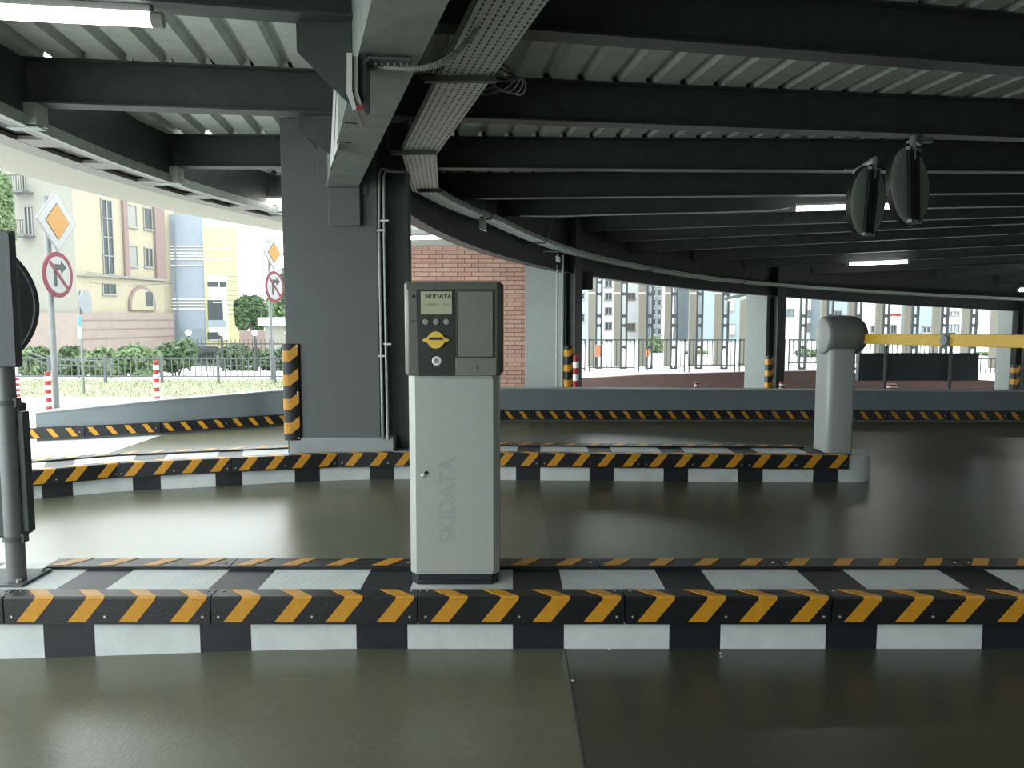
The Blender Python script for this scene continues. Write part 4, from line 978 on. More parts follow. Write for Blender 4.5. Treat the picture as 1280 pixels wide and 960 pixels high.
# octagonal sign from behind
Yo = 14.6; o_ = thing('road_sign', 'grey back of an eight sided sign with blue plate on thin pole', 'road sign', P(105, 491, Y=Yo))
mb = MB(); b = P(105, 491, Y=Yo); mb.cyl((b.x, Yo, 0), (b.x, Yo, P(105, 363, Y=Yo).z), .025, n=10); mb.obj('pole', 'pole', o_)
mb = MB(); c = P(106.5, 377.5, Y=Yo + .04); exo = Vector((math.cos(1.62), math.sin(1.62), 0)); mb.prism([c + exo * .24 * math.cos(PI / 8 + PI / 4 * k) + Vector((0, 0, .24 * math.sin(PI / 8 + PI / 4 * k))) for k in range(8)], (.015, .002, 0)); mb.obj('octagon_plate', 'sign_grey', o_, smooth=0)
mb = MB(); mb.prism([P(96.5, 424, Y=Yo - .03), P(102, 424, Y=Yo - .03), P(102, 394, Y=Yo - .03), P(96.5, 394, Y=Yo - .03)], (0, .01, 0)); pl_ = mb.obj('small_plate', 'sign_white', o_, smooth=0)
mb = MB(); mb.prism([P(97.2, 408, Y=Yo - .032), P(101.5, 408, Y=Yo - .032), P(101.5, 395, Y=Yo - .032), P(97.2, 395, Y=Yo - .032)], (0, .003, 0)); mb.obj('blue_field', 'sign_blue', pl_, smooth=0)
def bollard(px, base, top, r, label, red_tip=True, Y=None, zb=None):
    b = P(px, base, z=0) if Y is None else P(px, base, Y=Y); h = P(px, top, Y=b.y).z - b.z
    t = thing('bollard', label, 'bollard', b)
    n = 9; mb = MB()
    for k in range(n):
        z0 = b.z + h * k / n; mb.cyl((b.x, b.y, z0), (b.x, b.y, z0 + h / n), r, n=16, mi=(k % 2))
    mb.obj('post', ['red', 'white'], t, smooth=40)
    mb = MB(); mb.cyl((b.x, b.y, b.z), (b.x, b.y, b.z + .015), r * 1.6, n=16); mb.obj('foot', 'red', t)
bollard(61.5, 513, 465, .045, 'red and white bollard just left of the tall sign pole')
bollard(196.5, 500.5, 451, .045, 'red and white bollard standing behind the middle of the low grey wall', )
bollard(22, 503, 472, .045, 'red and white bollard partly hidden by the sign post at left')
bollard(719.5, 515, 444, .045, 'red and white bollard beside the dark column and far railing', Y=11.9)
bollard(871, 500, 478, .05, 'tip of a red bollard above the low wall, left of the barrier post', Y=14.6)
bollard(977, 500, 477, .05, 'tip of a red bollard above the low wall close to the barrier post', Y=14.6)
bollard(1114, 500, 480, .10, 'short red post tip below the long black panel', Y=14.9)
# grass strip
mb = MB()
g0 = P(-150, 496, z=0).y; g1 = P(200, 474, z=0).y
mb.box(-30, -4.2, g0, g1, -.05, .0)
tag(mb.obj('grass_verge', 'grass'), 'pale grass verge beyond the road at left', 'grass')['kind'] = 'stuff'
mb = MB()
for k in range(2600):
    x = random.uniform(-14, -4.5); y = random.uniform(g0, g1); h = random.uniform(.02, .06); dx = random.uniform(-.02, .02); mb.add([(x, y, 0), (x + .02, y, 0), (x + .01 + dx, y + dx, h)], [(0, 1, 2)])
tag(mb.obj('grass', 'grass', smooth=0, recalc=False), 'short pale grass blades growing on the verge at left', 'grass')['kind'] = 'stuff'
# street railing
Yr = 16.9
rl = thing('street_railing', 'low grey street railing between the grass verge and the hedge', 'railing', (-8, Yr, 0))
zt, zb_ = P(200, 447, Y=Yr).z, P(200, 470, Y=Yr).z
mb = MB(); mb.box(-14, -4.6, Yr - .015, Yr + .015, zt - .03, zt); mb.obj('top_rail', 'rail', rl)
mb = MB(); mb.box(-14, -4.6, Yr - .015, Yr + .015, zb_ - .02, zb_ + .01); mb.obj('bottom_rail', 'rail', rl)
pm = MB(); pm.box(-.025, .025, -.025, .025, 0, zt + .05); pmm = pm.mesh('post', 'rail')
for k in range(8): inst('post', pmm, rl, (P(-9 + 70.5 * k, 470, Y=Yr).x, Yr, 0))
mb = MB(); x = -14
while x < -4.6: mb.box(x - .008, x + .008, Yr - .008, Yr + .008, zb_, zt); x += .13
mb.obj('balusters', 'rail', rl, smooth=0)['kind'] = 'stuff'
# sloping handrails by the hedge
hr = thing('handrail', 'pale sloping handrail in front of the hedge at left', 'railing', (P(90, 450, Y=18.5).x, 18.5, -.1))
mb = MB(); mb.tube([P(36, 440, Y=18.5), P(60, 449, Y=18.5), P(140, 452, Y=18.5)], .02, 6); mb.tube([P(36, 446, Y=18.5), P(60, 456, Y=18.5), P(140, 458, Y=18.5)], .02, 6); mb.obj('rail', 'rail', hr)
for px in (60, 98, 138): mb = MB(); c = P(px, 450, Y=18.5); mb.cyl((c.x, 18.5, -.1), (c.x, 18.5, c.z), .02, n=8); mb.obj('post', 'rail', hr)
# foliage
def foliage(name, label, cat, c, rx, ry, rz, n, leaf, m, trunk=None, group=None, blobs=7):
    t = thing(name, label, cat, (c[0], c[1], c[2] if not trunk else trunk[2]), group)
    mb = MB(); bl_ = [(Vector((random.uniform(-.6, .6) * rx, random.uniform(-.5, .5) * ry, random.uniform(.25, .8) * rz * (1 if trunk else 1))), random.uniform(.35, .6)) for _ in range(blobs)]
    for k in range(n):
        bc, br_ = random.choice(bl_); d = Vector((random.gauss(0, 1), random.gauss(0, 1), random.gauss(0, 1))).normalized() * random.uniform(.75, 1.02)
        p = Vector(c) + bc + Vector((d.x * rx * br_, d.y * ry * br_, d.z * rz * br_ * .9))
        if p.z < c[2]: p.z = c[2] + random.uniform(0, .1)
        u = Vector((random.uniform(-1, 1), random.uniform(-1, 1), random.uniform(-1, 1))).normalized(); w = u.orthogonal().normalized()
        mb.add([p - u * leaf, p + w * leaf * .5, p + u * leaf, p - w * leaf * .5], [(0, 1, 2, 3)])
    mb.obj('foliage', m, t, smooth=0, recalc=False)['kind'] = 'stuff'
    mb = MB()
    if trunk: 
        mb.tube([(c[0], c[1], trunk[2]), (c[0] + .05, c[1], (trunk[2] + c[2]) / 2), (c[0], c[1], c[2] + rz * .5)], trunk[3], 8)
        for bc, br_ in bl_[:4]: mb.tube([(c[0], c[1], c[2] + rz * .1), Vector(c) + bc], trunk[3] * .4, 6)
    else:
        for bc, br_ in bl_[:4]: mb.tube([(c[0] + bc.x * .4, c[1], c[2]), Vector(c) + bc], .025, 5)
    mb.obj('trunk' if trunk else 'stem', 'bark', t)
def bush(px0, px1, pt, pb, Y, label, m='leaf', n=1500):
    a = P(px0, pb, Y=Y); b = P(px1, pt, Y=Y); zb = gz(0, Y)
    foliage('bush', label, 'bush', ((a.x + b.x) / 2, Y, zb), (b.x - a.x) / 2 * .95, .8, (b.z - zb) * .78, n, .10, m)
bush(38, 64, 428, 445, 21, 'leafy bush at left partly behind the nearer sign pole', 'leaf_pale', 900)
bush(76, 102, 429, 444, 21, 'small dark bush between the two thin sign poles', 'leaf', 900)
bush(102, 165, 434, 458, 20.5, 'pale bush right of the thin pole with the blue plate', 'leaf_pale', 1600)
bush(150, 205, 428, 456, 20.5, 'pale bush above the red and white bollard', 'leaf_pale', 1700)
bush(198, 240, 424, 452, 22, 'bright green clipped bush beside the parked dark car', 'leaf', 1500)
# iron fence behind
Yf = 29; zf = gz(0, Yf)
fe = thing('iron_fence', 'black iron fence with ball topped posts in front of the far trees', 'fence', (P(300, 440, Y=Yf).x, Yf, zf))
fx0, fx1 = P(236, 430, Y=Yf).x, P(420, 430, Y=Yf).x; ft = P(300, 424, Y=Yf).z
mb = MB(); x = fx0
while x < fx1: mb.box(x - .012, x + .012, Yf - .01, Yf + .01, zf, ft); x += .16
mb.obj('bars', 'iron', fe, smooth=0)['kind'] = 'stuff'
mb = MB(); mb.box(fx0, fx1, Yf - .02, Yf + .02, ft - .2, ft - .15); mb.box(fx0, fx1, Yf - .02, Yf + .02, zf + .2, zf + .25); mb.obj('cross_rail', 'iron', fe)
x = fx0
pm = MB(); pm.box(-.04, .04, -.04, .04, 0, ft - zf + .12); pm.lathe((0, 0, ft - zf + .12), (0, 0, 1), [(0, .03), (.04, .09), (.12, .12), (.2, .09), (.24, .01)], 12, 1); pmm = pm.mesh('fence_post', ['iron', 'white'])
while x < fx1: inst('fence_post', pmm, fe, (x, Yf, zf)); x += 1.25
# cars
def car(px0, px1, pb, Y, m, label, rz):
    z = gz(0, Y); c = P((px0 + px1) / 2, pb, Y=Y); t = thing('parked_car', label, 'car', (c.x, Y, z))
    Tm = Matrix.Translation((c.x, Y, z)) @ Matrix.Rotation(rz, 4, 'Z')
    side = [(-2.1, .35), (-2.15, .7), (-1.95, .88), (-1.1, .95), (-.55, 1.38), (.75, 1.42), (1.5, 1.0), (2.05, .92), (2.15, .6), (2.1, .32)]
    mb = MB(); mb.prism([Tm @ Vector((x, -.85, zz)) for x, zz in side], (Tm.to_3x3() @ Vector((0, 1.7, 0)))); mb.obj('body', m, t, bevel=.06, smooth=50)
    for sy in (-.86, .835):
        mb = MB(); mb.prism([Tm @ Vector((x, sy, zz)) for x, zz in ((-.95, .97), (-.5, 1.32), (.7, 1.35), (1.25, 1.0))], Tm.to_3x3() @ Vector((0, .025, 0))); mb.obj('side_window', 'glass', t, smooth=0)
    mb = MB(); mb.prism([Tm @ Vector(v) for v in ((-1.12, -.7, .99), (-1.12, .7, .99), (-.60, .62, 1.36), (-.60, -.62, 1.36))], Tm.to_3x3() @ Vector((-.03, 0, .02))); mb.obj('windscreen', 'glass', t, smooth=0)
    for sx in (-1.35, 1.35):
        for sy in (-.88, .68): mb = MB(); mb.cyl(Tm @ Vector((sx, sy, .31)), Tm @ Vector((sx, sy + .2, .31)), .31, n=18); mb.obj('wheel', 'tyre', t)
car(236, 268, 448, 58, 'carpaint', 'dark parked car partly behind the clipped green bush', .9)
car(294, 348, 460, 56, 'carpaint2', 'silver parked car seen through the iron fence, near the pillar', .5)
# far trees and shelter
def tree(px, pt, pb, wpx, Y, label, m='leaf', n=2600, group=None):
    zb = gz(0, Y); top = P(px, pt, Y=Y).z; bot = P(px, pb, Y=Y).z; rx = wpx / 2 * Y / F
    foliage('tree', label, 'tree', (P(px, 400, Y=Y).x, Y, bot), rx, rx * .8, (top - bot) * .85, n, .16 * Y / 40, m, trunk=(0, 0, zb, .16), blobs=9)
tree(314, 368, 412, 40, 52, 'green tree right of the pale yellow building', 'leaf', 3000)
tree(348, 366, 410, 34, 58, 'pale green tree behind the smaller diamond sign', 'leaf_pale', 2500)
tree(4, 215, 300, 34, 34, 'tall pale tree at the left edge above the dark sign post', 'leaf_pale', 3600)
tree(362, 332, 380, 22, 34, 'dark tree crown peeping out beside the wide pillar', 'leaf', 900)
bush(268, 330, 428, 452, 30.5, 'long green shrub behind the iron fence', 'leaf', 1800)
bush(322, 372, 430, 452, 30.2, 'shrub behind the iron fence next to the wide pillar', 'leaf', 1500)
Ys = 44; sh = thing('kiosk', 'low grey kiosk with white flat roof beside the wide pillar', 'kiosk', (P(350, 420, Y=Ys).x, Ys, gz(0, Ys)))
mb = MB(); mb.box(P(331, 410, Y=Ys).x, P(420, 410, Y=Ys).x, Ys, Ys + 3, gz(0, Ys), P(340, 407, Y=Ys).z); mb.obj('wall', 'beige', sh)
mb = MB(); mb.box(P(325, 400, Y=Ys).x, P(425, 400, Y=Ys).x, Ys - .4, Ys + 3, P(340, 407, Y=Ys).z, P(340, 397, Y=Ys).z); mb.obj('roof', 'plaster', sh)
Yw = 50; mb = MB(); mb.box(P(299, 410, Y=Yw).x, P(332, 410, Y=Yw).x, Yw, Yw + .3, gz(0, Yw), P(310, 413, Y=Yw).z)
tag(mb.obj('boundary_wall', 'pink_dark'), 'low brown boundary wall below the green tree', 'wall')

# buildings (facade features measured on their own planes)
def vbox(mb, a, b, u0, u1, z0, z1, d0, d1, mi=0):
    e = Vector((b[0] - a[0], b[1] - a[1], 0)).normalized(); nrm = Vector((e.y, -e.x, 0))
    if nrm.dot(Vector((-a[0], -a[1], 0))) < 0: nrm = -nrm
    p = lambda u, z, d: Vector((a[0], a[1], 0)) + e * u + nrm * d + Vector((0, 0, z))
    mb.prism([p(u0, z0, d0), p(u1, z0, d0), p(u1, z1, d0), p(u0, z1, d0)], nrm * (d1 - d0), mi)
def fwin(par, a, b, px0, px1, py0, py1, mull=1, trans=1, m='glass', fm='frame', depth=.08):
    u0, zt = onplane(px0, py0, a, b); u1, z0 = onplane(px1, py1, a, b); um, _ = onplane((px0 + px1) / 2, py0, a, b)
    zt = onplane((px0 + px1) / 2, py0, a, b)[1]; z0 = onplane((px0 + px1) / 2, py1, a, b)[1]
    mb = MB(); fw = .06
    vbox(mb, a, b, u0, u0 + fw, z0, zt, .0, depth); vbox(mb, a, b, u1 - fw, u1, z0, zt, 0, depth); vbox(mb, a, b, u0, u1, zt - fw, zt, 0, depth); vbox(mb, a, b, u0 - .05, u1 + .05, z0 - .08, z0 + .04, 0, depth * 1.6)
    for k in range(1, mull + 1): u = lerp(u0, u1, k / (mull + 1)); vbox(mb, a, b, u - .035, u + .035, z0, zt, 0, depth)
    for k in range(1, trans + 1): z = lerp(z0, zt, k / (trans + 1)); vbox(mb, a, b, u0, u1, z - .035, z + .035, 0, depth)
    w = mb.obj('window', fm, par, smooth=0)
    mb = MB(); vbox(mb, a, b, u0, u1, z0, zt, .0, .02); mb.obj('pane', m, w, smooth=0)
def pxy(px, Y): p = P(px, 400, Y=Y); return (p.x, Y)
A0, A1, A2 = pxy(14, 50.5), pxy(98, 50), pxy(206, 58)
bA = thing('apartment_building', 'cream and beige apartment house with pink stone base, left of the blue building', 'building', (A1[0], 54, -.85))
zg = -2.5; ZT = 13.5
mb = MB(); mb.prism([Vector((*A0, zg)), Vector((*A1, zg)), Vector((A1[0] + 2, 64, zg)), Vector((A0[0], 64, zg))], (0, 0, ZT - zg)); mb.obj('side_wall', 'beige', bA, smooth=0)
mb = MB(); mb.prism([Vector((*A1, zg)), Vector((*A2, zg)), Vector((A2[0] - 1, 66, zg)), Vector((A1[0] + .5, 66, zg))], (0, 0, 11.2 - zg)); mb.obj('front_wall', 'cream', bA, smooth=0)
mb = MB(); u1 = math.dist(A1, A2); zpk = onplane(150, 391, A1, A2)[1]; vbox(mb, A1, A2, -.3, u1 + .6, zg, zpk, 0, .35); o = mb.obj('base_wall', 'pink', bA, smooth=0)
for py in (400, 411, 422):
    mb = MB(); z = onplane(150, py, A1, A2)[1]; vbox(mb, A1, A2, -.3, u1 + .6, z - .03, z + .03, .35, .38); mb.obj('stone_course', 'pink_dark', bA, smooth=0)
mb = MB(); uS = math.dist(A0, A1); vbox(mb, A0, A1, 0, uS, zg, onplane(60, 391, A0, A1)[1], 0, .3); mb.obj('base_wall', 'pink', bA, smooth=0)
for px0, px1, pt, pb in ((153, 158, 250, 347), (192, 204, 258, 348)):
    mb = MB(); u0 = onplane(px0, 300, A1, A2)[0]; uu = onplane(px1, 300, A1, A2)[0]; vbox(mb, A1, A2, u0, uu, onplane(px0, pb, A1, A2)[1], 11.2, 0, .2); mb.obj('pilaster', 'pink_dark', bA, smooth=0)
mb = MB(); z = onplane(150, 346.5, A1, A2)[1]; vbox(mb, A1, A2, 0, u1, z - .08, z + .08, 0, .25); mb.obj('cornice', 'beige', bA, smooth=0)
for w in ((125, 143, 250, 343, 1, 3), (158, 171, 256, 284, 0, 0), (178.5, 190, 260, 287, 0, 0), (159, 172, 307, 333, 0, 0), (179.5, 191, 310, 334, 1, 0), (127.5, 145, 354, 368, 1, 0)):
    fwin(bA, A1, A2, w[0], w[1], w[2], w[3], w[4], w[5], m='frame' if w[0] in (158, 159) else 'glass', fm='frame')
# arched window
mb = MB(); uc = onplane(177, 390, A1, A2)[0]; ru = onplane(193, 390, A1, A2)[0] - uc; zb2 = onplane(177, 388, A1, A2)[1]; zt2 = onplane(177, 358, A1, A2)[1]; zc = zt2 - ru
e_ = Vector((A2[0] - A1[0], A2[1] - A1[1], 0)).normalized(); nf_ = Vector((e_.y, -e_.x, 0)); base_ = Vector((A1[0], A1[1], 0))
arc = [(ru * math.cos(PI * k / 16), zc + ru * math.sin(PI * k / 16)) for k in range(17)]
pts = [base_ + e_ * (uc + a_) + Vector((0, 0, z_)) for a_, z_ in [(ru, zb2)] + arc + [(-ru, zb2)]]
mb.prism(pts, nf_ * .15); ar = mb.obj('arch_frame', 'pink_dark', bA, smooth=0)
mb = MB(); pts = [base_ + e_ * (uc + a_ * .85) + nf_ * .15 + Vector((0, 0, zb2 + (z_ - zb2) * .9)) for a_, z_ in [(ru, zb2)] + arc + [(-ru, zb2)]]; mb.prism(pts, nf_ * .02); mb.obj('arch_infill', 'cream', ar, smooth=0)
mb = MB(); vbox(mb, A1, A2, uc + ru * .2, uc + ru * .75, zb2 + .3, zb2 + (zt2 - zb2) * .78, .17, .19); mb.obj('pane', 'glass', ar, smooth=0)
fwin(bA, A0, A1, 30, 42, 258, 294, 1, 0); fwin(bA, A0, A1, 83, 98, 420, 426, 1, 0)
for px0, px1, pt, pb in ((20, 42, 222, 241), (28, 44, 277, 295)):
    bb = MB(); u0 = onplane(px0, pb, A0, A1)[0]; uu = onplane(px1, pb, A0, A1)[0]; zb3 = onplane(px0, pb, A0, A1)[1]; zt3 = onplane(px0, pt, A0, A1)[1]
    vbox(bb, A0, A1, u0, uu, zb3 - .12, zb3, 0, 1.0); bc_ = bb.obj('balcony', 'rail', bA, smooth=0)
    bb = MB(); vbox(bb, A0, A1, u0, uu, zt3 - .05, zt3, .95, 1.0)
    k = u0
    while k < uu: vbox(bb, A0, A1, k, k + .03, zb3, zt3, .95, .98); k += .16
    bb.obj('balcony_railing', 'iron', bc_, smooth=0)
fwin(bA, A0, A1, 27, 33, 205, 240, 0, 0)
# overhead wires
mb = MB()
for k, (ya, yb_) in enumerate(((342, 347), (352, 349), (340, 350))): mb.tube([P(98 + k * 5, ya, Y=47), P(150, ya + 6, Y=47.5), P(215, yb_ + 5, Y=48)], .012, 5)
tag(mb.obj('overhead_wires', 'iron'), 'thin overhead wires crossing the cream building', 'wires')
B0, B1, B2 = pxy(204, 60), pxy(257, 60), pxy(299, 61)
bB = thing('office_building', 'pale blue and pale yellow clad building right of the cream house', 'building', (B1[0], 62, zg))
mb = MB(); vbox(mb, B0, B1, -1, math.dist(B0, B1), zg, onplane(230, 268, B0, B1)[1], -6, 0); mb.obj('blue_wing', 'blue', bB, smooth=0)
mb = MB(); vbox(mb, B0, B1, 0, math.dist(B0, B1), zg, onplane(230, 411, B0, B1)[1], 0, .1); mb.obj('grey_base', 'bluegrey', bB, smooth=0)
for py in list(range(308, 328, 4)) + [332, 374, 378, 382, 386]:
    mb = MB(); z = onplane(230, py, B0, B1)[1]; vbox(mb, B0, B1, 0, math.dist(B0, B1) + (0 if py % 3 else 2.2), z - .04, z + .04, 0, .08); mb.obj('cladding_strip', 'plaster', bB, smooth=0)
mb = MB(); u = onplane(219.5, 300, B0, B1)[0]; vbox(mb, B0, B1, u - .06, u + .06, zg, onplane(219, 277, B0, B1)[1], 0, .12); mb.obj('downpipe', 'bluegrey', bB, smooth=0)
mb = MB(); vbox(mb, B1, B2, 0, math.dist(B1, B2), zg, onplane(280, 284, B1, B2)[1], -6, .15); mb.obj('yellow_wing', 'straw', bB, smooth=0)
for (px0, px1, pt, pb) in ((258.5, 282.5, 345, 425),):
    mb = MB(); u0 = onplane(px0, pt, B1, B2)[0]; uu = onplane(px1, pt, B1, B2)[0]; vbox(mb, B1, B2, u0, uu, onplane(270, pb, B1, B2)[1], onplane(270, pt, B1, B2)[1], .15, .3); st = mb.obj('stair_bay', 'plaster', bB, smooth=0)
for (px0, px1, pt, pb, m_) in ((259, 272, 352, 359, 'glass'), (274, 282, 352, 359, 'glass'), (259, 278, 375, 400, 'glass'), (259, 276, 415, 424, 'glass'), (259, 283, 400, 409, 'bluegrey')):
    mb = MB(); vbox(mb, B1, B2, onplane(px0, pt, B1, B2)[0], onplane(px1, pt, B1, B2)[0], onplane(270, pb, B1, B2)[1], onplane(270, pt, B1, B2)[1], .3, .34); mb.obj('pane', m_, st, smooth=0)
for k in range(9):
    py = 345 + k * 6; mb = MB(); z = onplane(290, py, B1, B2)[1]; vbox(mb, B1, B2, onplane(284, py, B1, B2)[0], onplane(296, py, B1, B2)[0], z - .03, z + .03, .15, .2); mb.obj('cladding_strip', 'bluegrey', bB, smooth=0)

# ================================================================== OUTSIDE RIGHT
# brown parapet of the outer ramp
pp_ = [P(700, 475, Y=20.6), P(722, 473.5, Y=20.8), P(800, 469, Y=20.8), P(930, 465, Y=21), P(1020, 463.5, Y=21), P(1200, 474, Y=21), P(1320, 480, Y=21)]
mb = MB()
mb.v = []
for p in pp_: mb.v += [Vector((p.x, p.y, -1.3)), Vector((p.x, p.y + .3, -1.3)), Vector((p.x, p.y + .3, p.z)), Vector((p.x, p.y, p.z))]
for i in range(len(pp_) - 1):
    for j in range(4): mb.f.append((i * 4 + j, i * 4 + (j + 1) % 4, (i + 1) * 4 + (j + 1) % 4, (i + 1) * 4 + j)); mb.m.append(0)
struct(mb.obj('wall_parapet', 'brown', smooth=0))
def railing_panel(par, px0, px1, pt, pb, Y, n):
    a = P(px0, pb, Y=Y); b = P(px1, pt, Y=Y); w = b.x - a.x; h = b.z - a.z; t_ = .022
    mb = MB(); mb.box(a.x, b.x, Y - t_, Y + t_, b.z - .04, b.z); mb.box(a.x, b.x, Y - t_, Y + t_, a.z, a.z + .04); mb.box(a.x, a.x + .04, Y - t_, Y + t_, a.z - .3, b.z); mb.box(b.x - .04, b.x, Y - t_, Y + t_, a.z - .3, b.z)
    o = mb.obj('railing_panel', 'iron', par, smooth=0)
    bm_ = MB(); bm_.box(-.012, .012, -.012, .012, 0, h); me = bm_.mesh('baluster', 'iron', smooth=0)
    for k in range(1, n): sub('baluster', me, o, Vector((a.x + w * k / n, Y, a.z)) - Vector(par['_o']))
ra = thing('railing', 'black panel railing in front of the laced posts, beyond the brown parapet', 'railing', (P(830, 460, Y=25).x, 25, -.5))
for px0, px1, pb in ((706, 732, 461), (735.5, 794, 460), (797.5, 857, 458.5), (860.5, 920, 457), (923.5, 982, 456), (985, 1044, 454.5), (1047, 1106, 454), (1109, 1168, 454)):
    railing_panel(ra, px0, px1, 424, pb, 25, 10 if px1 - px0 > 40 else 4)
rb = thing('railing', 'short lower black railing right of the long black panel', 'railing', (P(1230, 470, Y=25.5).x, 25.5, -.8))
railing_panel(rb, 1185, 1246, 447.5, 476, 25.5, 9)
# laced steel posts and cladding fins
def lattice_mesh(z0, z1, w=.25):
    mb = MB(); c = .065
    mb.box(-w / 2, -w / 2 + c, -.04, .04, z0, z1); mb.box(w / 2 - c, w / 2, -.04, .04, z0, z1)
    z = z0 + .2; k = 0
    while z < z1 - .1:
        mb.box(-w / 2 + c, w / 2 - c, -.035, .035, z, z + .09)
        for s in (-1, 1):
            for q in (0, 1):
                zz = z if q == 0 else z + .09; dz = -.035 if q == 0 else .035
                mb.prism([(s * (w / 2 - c), -.035, zz), (s * (w / 2 - c - .035), -.035, zz), (s * (w / 2 - c), -.035, zz + dz)], (0, .07, 0))
        z += (.75, .75, .33, .75, .4)[k % 5]; k += 1
    return mb
lat = lattice_mesh(0, 6.5).mesh('laced_post', 'steel_black', smooth=0)
fin = MB(); fin.box(-.125, .125, 0, .12, 0, 3.55); fin.box(-.125, .125, 0, .12, 3.6, 7.2); fin.box(-.11, .11, .02, .1, 3.5, 3.65, 1); finm = fin.mesh('cladding_fin', ['greige', 'plaster'], smooth=0)
pxs = [748, 779, 811, 841.5, 873, 905, 937, 969, 1002, 1035, 1070, 1105, 1141, 1178, 1214]
ordw = ['first', 'second', 'third', 'fourth', 'fifth', 'sixth', 'seventh', 'eighth', 'ninth', 'tenth', 'eleventh', 'twelfth', 'thirteenth', 'fourteenth', 'fifteenth']
vispx = [p for p in pxs if not 925 < p < 975]
left = [p for p in vispx if p < 930]; right = [p for p in vispx if p > 930]
for lst, w_ in ((left, 'left opening'), (right, 'right opening')):
    for k, px in enumerate(lst):
        Yl = 26.6; c = P(px, 460, Y=Yl)
        o = bpy.data.objects.new('laced_post', lat); COL.objects.link(o); o.location = (c.x, Yl, -.6); o['_o'] = tuple(o.location)
        tag(o, '%s black laced steel post from the left, seen through the far %s' % (ordw[k], w_), 'post', 'laced steel posts beyond the far openings')
fx = [p + 23 if p < 930 else p + 29 for p in [716] + left] + [p + 27 for p in right if p < 1225] 
fl = [p for p in fx if p < 932]; frt = [p for p in fx if p > 975]
for lst, w_ in ((fl, 'left opening'), (frt, 'right opening')):
    for k, px in enumerate(lst):
        Yl = 28.0; c = P(px, 460, Y=Yl)
        o = bpy.data.objects.new('cladding_fin', finm); COL.objects.link(o); o.location = (c.x, Yl, P(px, 489, Y=Yl).z); o['_o'] = tuple(o.location)
        tag(o, '%s greige cladding fin from the left, seen through the far %s' % (ordw[k], w_), 'cladding fin', 'greige fins beyond the far openings')
# far blocks
def block(name, label, px0, px1, ptop, Y, m, wins, wm='glass', depth=10, base=-.9):
    a, b = pxy(px0, Y), pxy(px1, Y); t = thing(name, label, 'building', ((a[0] + b[0]) / 2, Y + depth / 2, base))
    mb = MB(); mb.box(a[0], b[0], Y, Y + depth, base, P(px0, ptop, Y=Y).z); mb.obj('wall', m, t, smooth=0)
    for w in wins: fwin(t, a, b, *w, m=wm, fm='frame')
    return t
block('apartment_block', 'pale blue block at the left end of the far left opening', 716, 752, 300, 55, 'blue', [(720, 731, 366, 374, 1, 0), (720, 731, 392, 402, 1, 0)])
block('apartment_block', 'white apartment block with dark balconies behind the first laced posts', 753, 768, 280, 62, 'plaster', [(756, 765, y, y + 9, 1, 0) for y in (350, 366, 384, 403, 424)])
block('apartment_block', 'off white block with a rose window left of the glazed tower', 769, 806, 290, 66, 'plaster', [(784, 794, 404, 413, 1, 0), (784, 794, 366, 374, 1, 0)], 'pink_dark')
block('glazed_tower', 'narrow pale tower with a grid of windows', 813, 827, 280, 60, 'blue', [(814.5, 820, y, y + 8, 0, 0) for y in range(350, 430, 12)] + [(821.5, 826.5, y, y + 8, 0, 0) for y in range(350, 430, 12)], 'glass')
block('apartment_block', 'blue grey block seen just left of the pale pillar', 876, 940, 300, 58, 'bluegrey', [(908, 917, 375, 388, 1, 0), (911, 919, 405, 418, 1, 0)], 'plaster')
block('apartment_block', 'white block with grey windows left of the barrier post', 966, 1032, 300, 64, 'plaster', [(1008, 1022, 388, 396, 1, 0), (1008, 1022, 404, 414, 1, 0), (980, 992, 386, 395, 1, 0)], 'bluegrey')
block('apartment_block', 'blue grey block directly behind the barrier head', 1038, 1068, 300, 60, 'bluegrey', [(1042, 1052, 388, 395, 1, 0)], 'glass')
block('apartment_block', 'white block with small shop board above the yellow arm', 1072, 1140, 300, 60, 'plaster', [(1088, 1093, 407, 416, 0, 0), (1113, 1120, 406, 417, 1, 0), (1085, 1096, 452, 460, 1, 0)], 'glass')
block('apartment_block', 'blue clad block above the middle of the yellow arm', 1143, 1172, 300, 58, 'bluegrey', [(1153, 1163, 408, 416, 1, 0)], 'glass')
block('apartment_block', 'white block with paired windows at the far right', 1176, 1262, 300, 60, 'plaster', [(1184, 1190, 389, 395, 0, 0), (1193, 1199, 389, 395, 0, 0), (1184, 1190, 405, 415, 0, 0), (1193, 1199, 405, 415, 0, 0), (1219, 1223, 398, 404, 0, 0)], 'bluegrey')
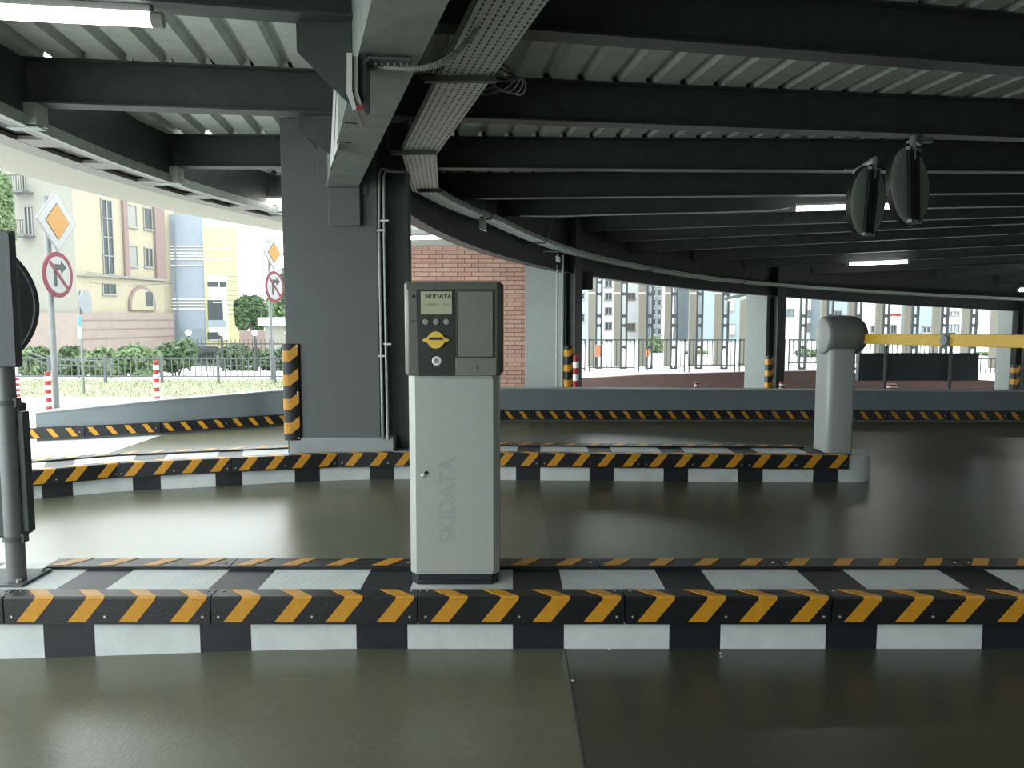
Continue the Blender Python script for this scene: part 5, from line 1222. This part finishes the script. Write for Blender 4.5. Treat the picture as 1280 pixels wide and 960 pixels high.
mb = MB(); Ysb = 59; a = P(1111, 400, Y=Ysb); b = P(1127, 388, Y=Ysb); mb.box(a.x, b.x, Ysb + .7, Ysb + .95, a.z, b.z); sb_ = tag(mb.obj('shop_board', 'white'), 'small white board with red script on the far white block', 'sign')
mb = MB(); mb.tube([P(1112.5 + 1.3 * k, 393.5 + 1.6 * math.sin(k * 2.1), Y=Ysb + .66) for k in range(11)], .08, 5); mb.obj('red_script', 'red', sb_)
# far small things beyond the railing
def adboard(px0, px1, pt, pb, Y, label):
    a = P(px0, pb, Y=Y); b = P(px1, pt, Y=Y); t = thing('poster_board', label, 'sign', ((a.x + b.x) / 2, Y, -.5)); mb = MB(); mb.box(a.x, b.x, Y, Y + .06, a.z, b.z); mb.obj('board', 'orange', t, smooth=0)
    mb = MB(); mb.cyl(((a.x + b.x) / 2, Y + .1, -.6), ((a.x + b.x) / 2, Y + .1, a.z + .1), .03, n=8); mb.obj('leg', 'iron', t)
adboard(744.5, 750.5, 431, 446, 26.2, 'orange poster board on the first laced post')
adboard(807.5, 812, 437, 446, 26.2, 'small orange poster board on the third laced post')
def bush2(px, w, pt, Y, label):
    z = -.45; c = P(px, 450, Y=Y); top = P(px, pt, Y=Y).z; foliage('bush', label, 'bush', (c.x, Y, z), w / 2 * Y / F, .8, (top - z) * .8, 700, .12, 'leaf_pale')
bush2(820, 26, 415, 40, 'pale bush beyond the railing near the glazed tower'); bush2(870, 30, 438, 38, 'low bush beyond the railing left of the pale pillar'); bush2(1010, 24, 436, 36, 'small bush beyond the railing left of the barrier'); bush2(1230, 24, 450, 38, 'small bush beyond the lower railing')
def car2(px, Y, m, label, rz):
    c = P(px, 460, Y=Y)
    global gz; g_ = gz; gz = lambda x, y: -.5; car(px - 10, px + 10, 460, Y, m, label, rz); gz = g_

# small debris and seams on the floor
mb = MB()
for (px, py) in ((714, 851), (899, 817), (900, 821), (760, 812)): c = P(px, py, z=0); mb.box(c.x, c.x + .012, c.y, c.y + .006, .0, .002, 0, Matrix.Identity(4))
d_ = tag(mb.obj('debris', 'white_paint'), 'tiny white crumbs lying on the floor in front of the kerb', 'debris'); d_['kind'] = 'stuff'
for o in SC.objects:
    if '_o' in o: del o['_o']
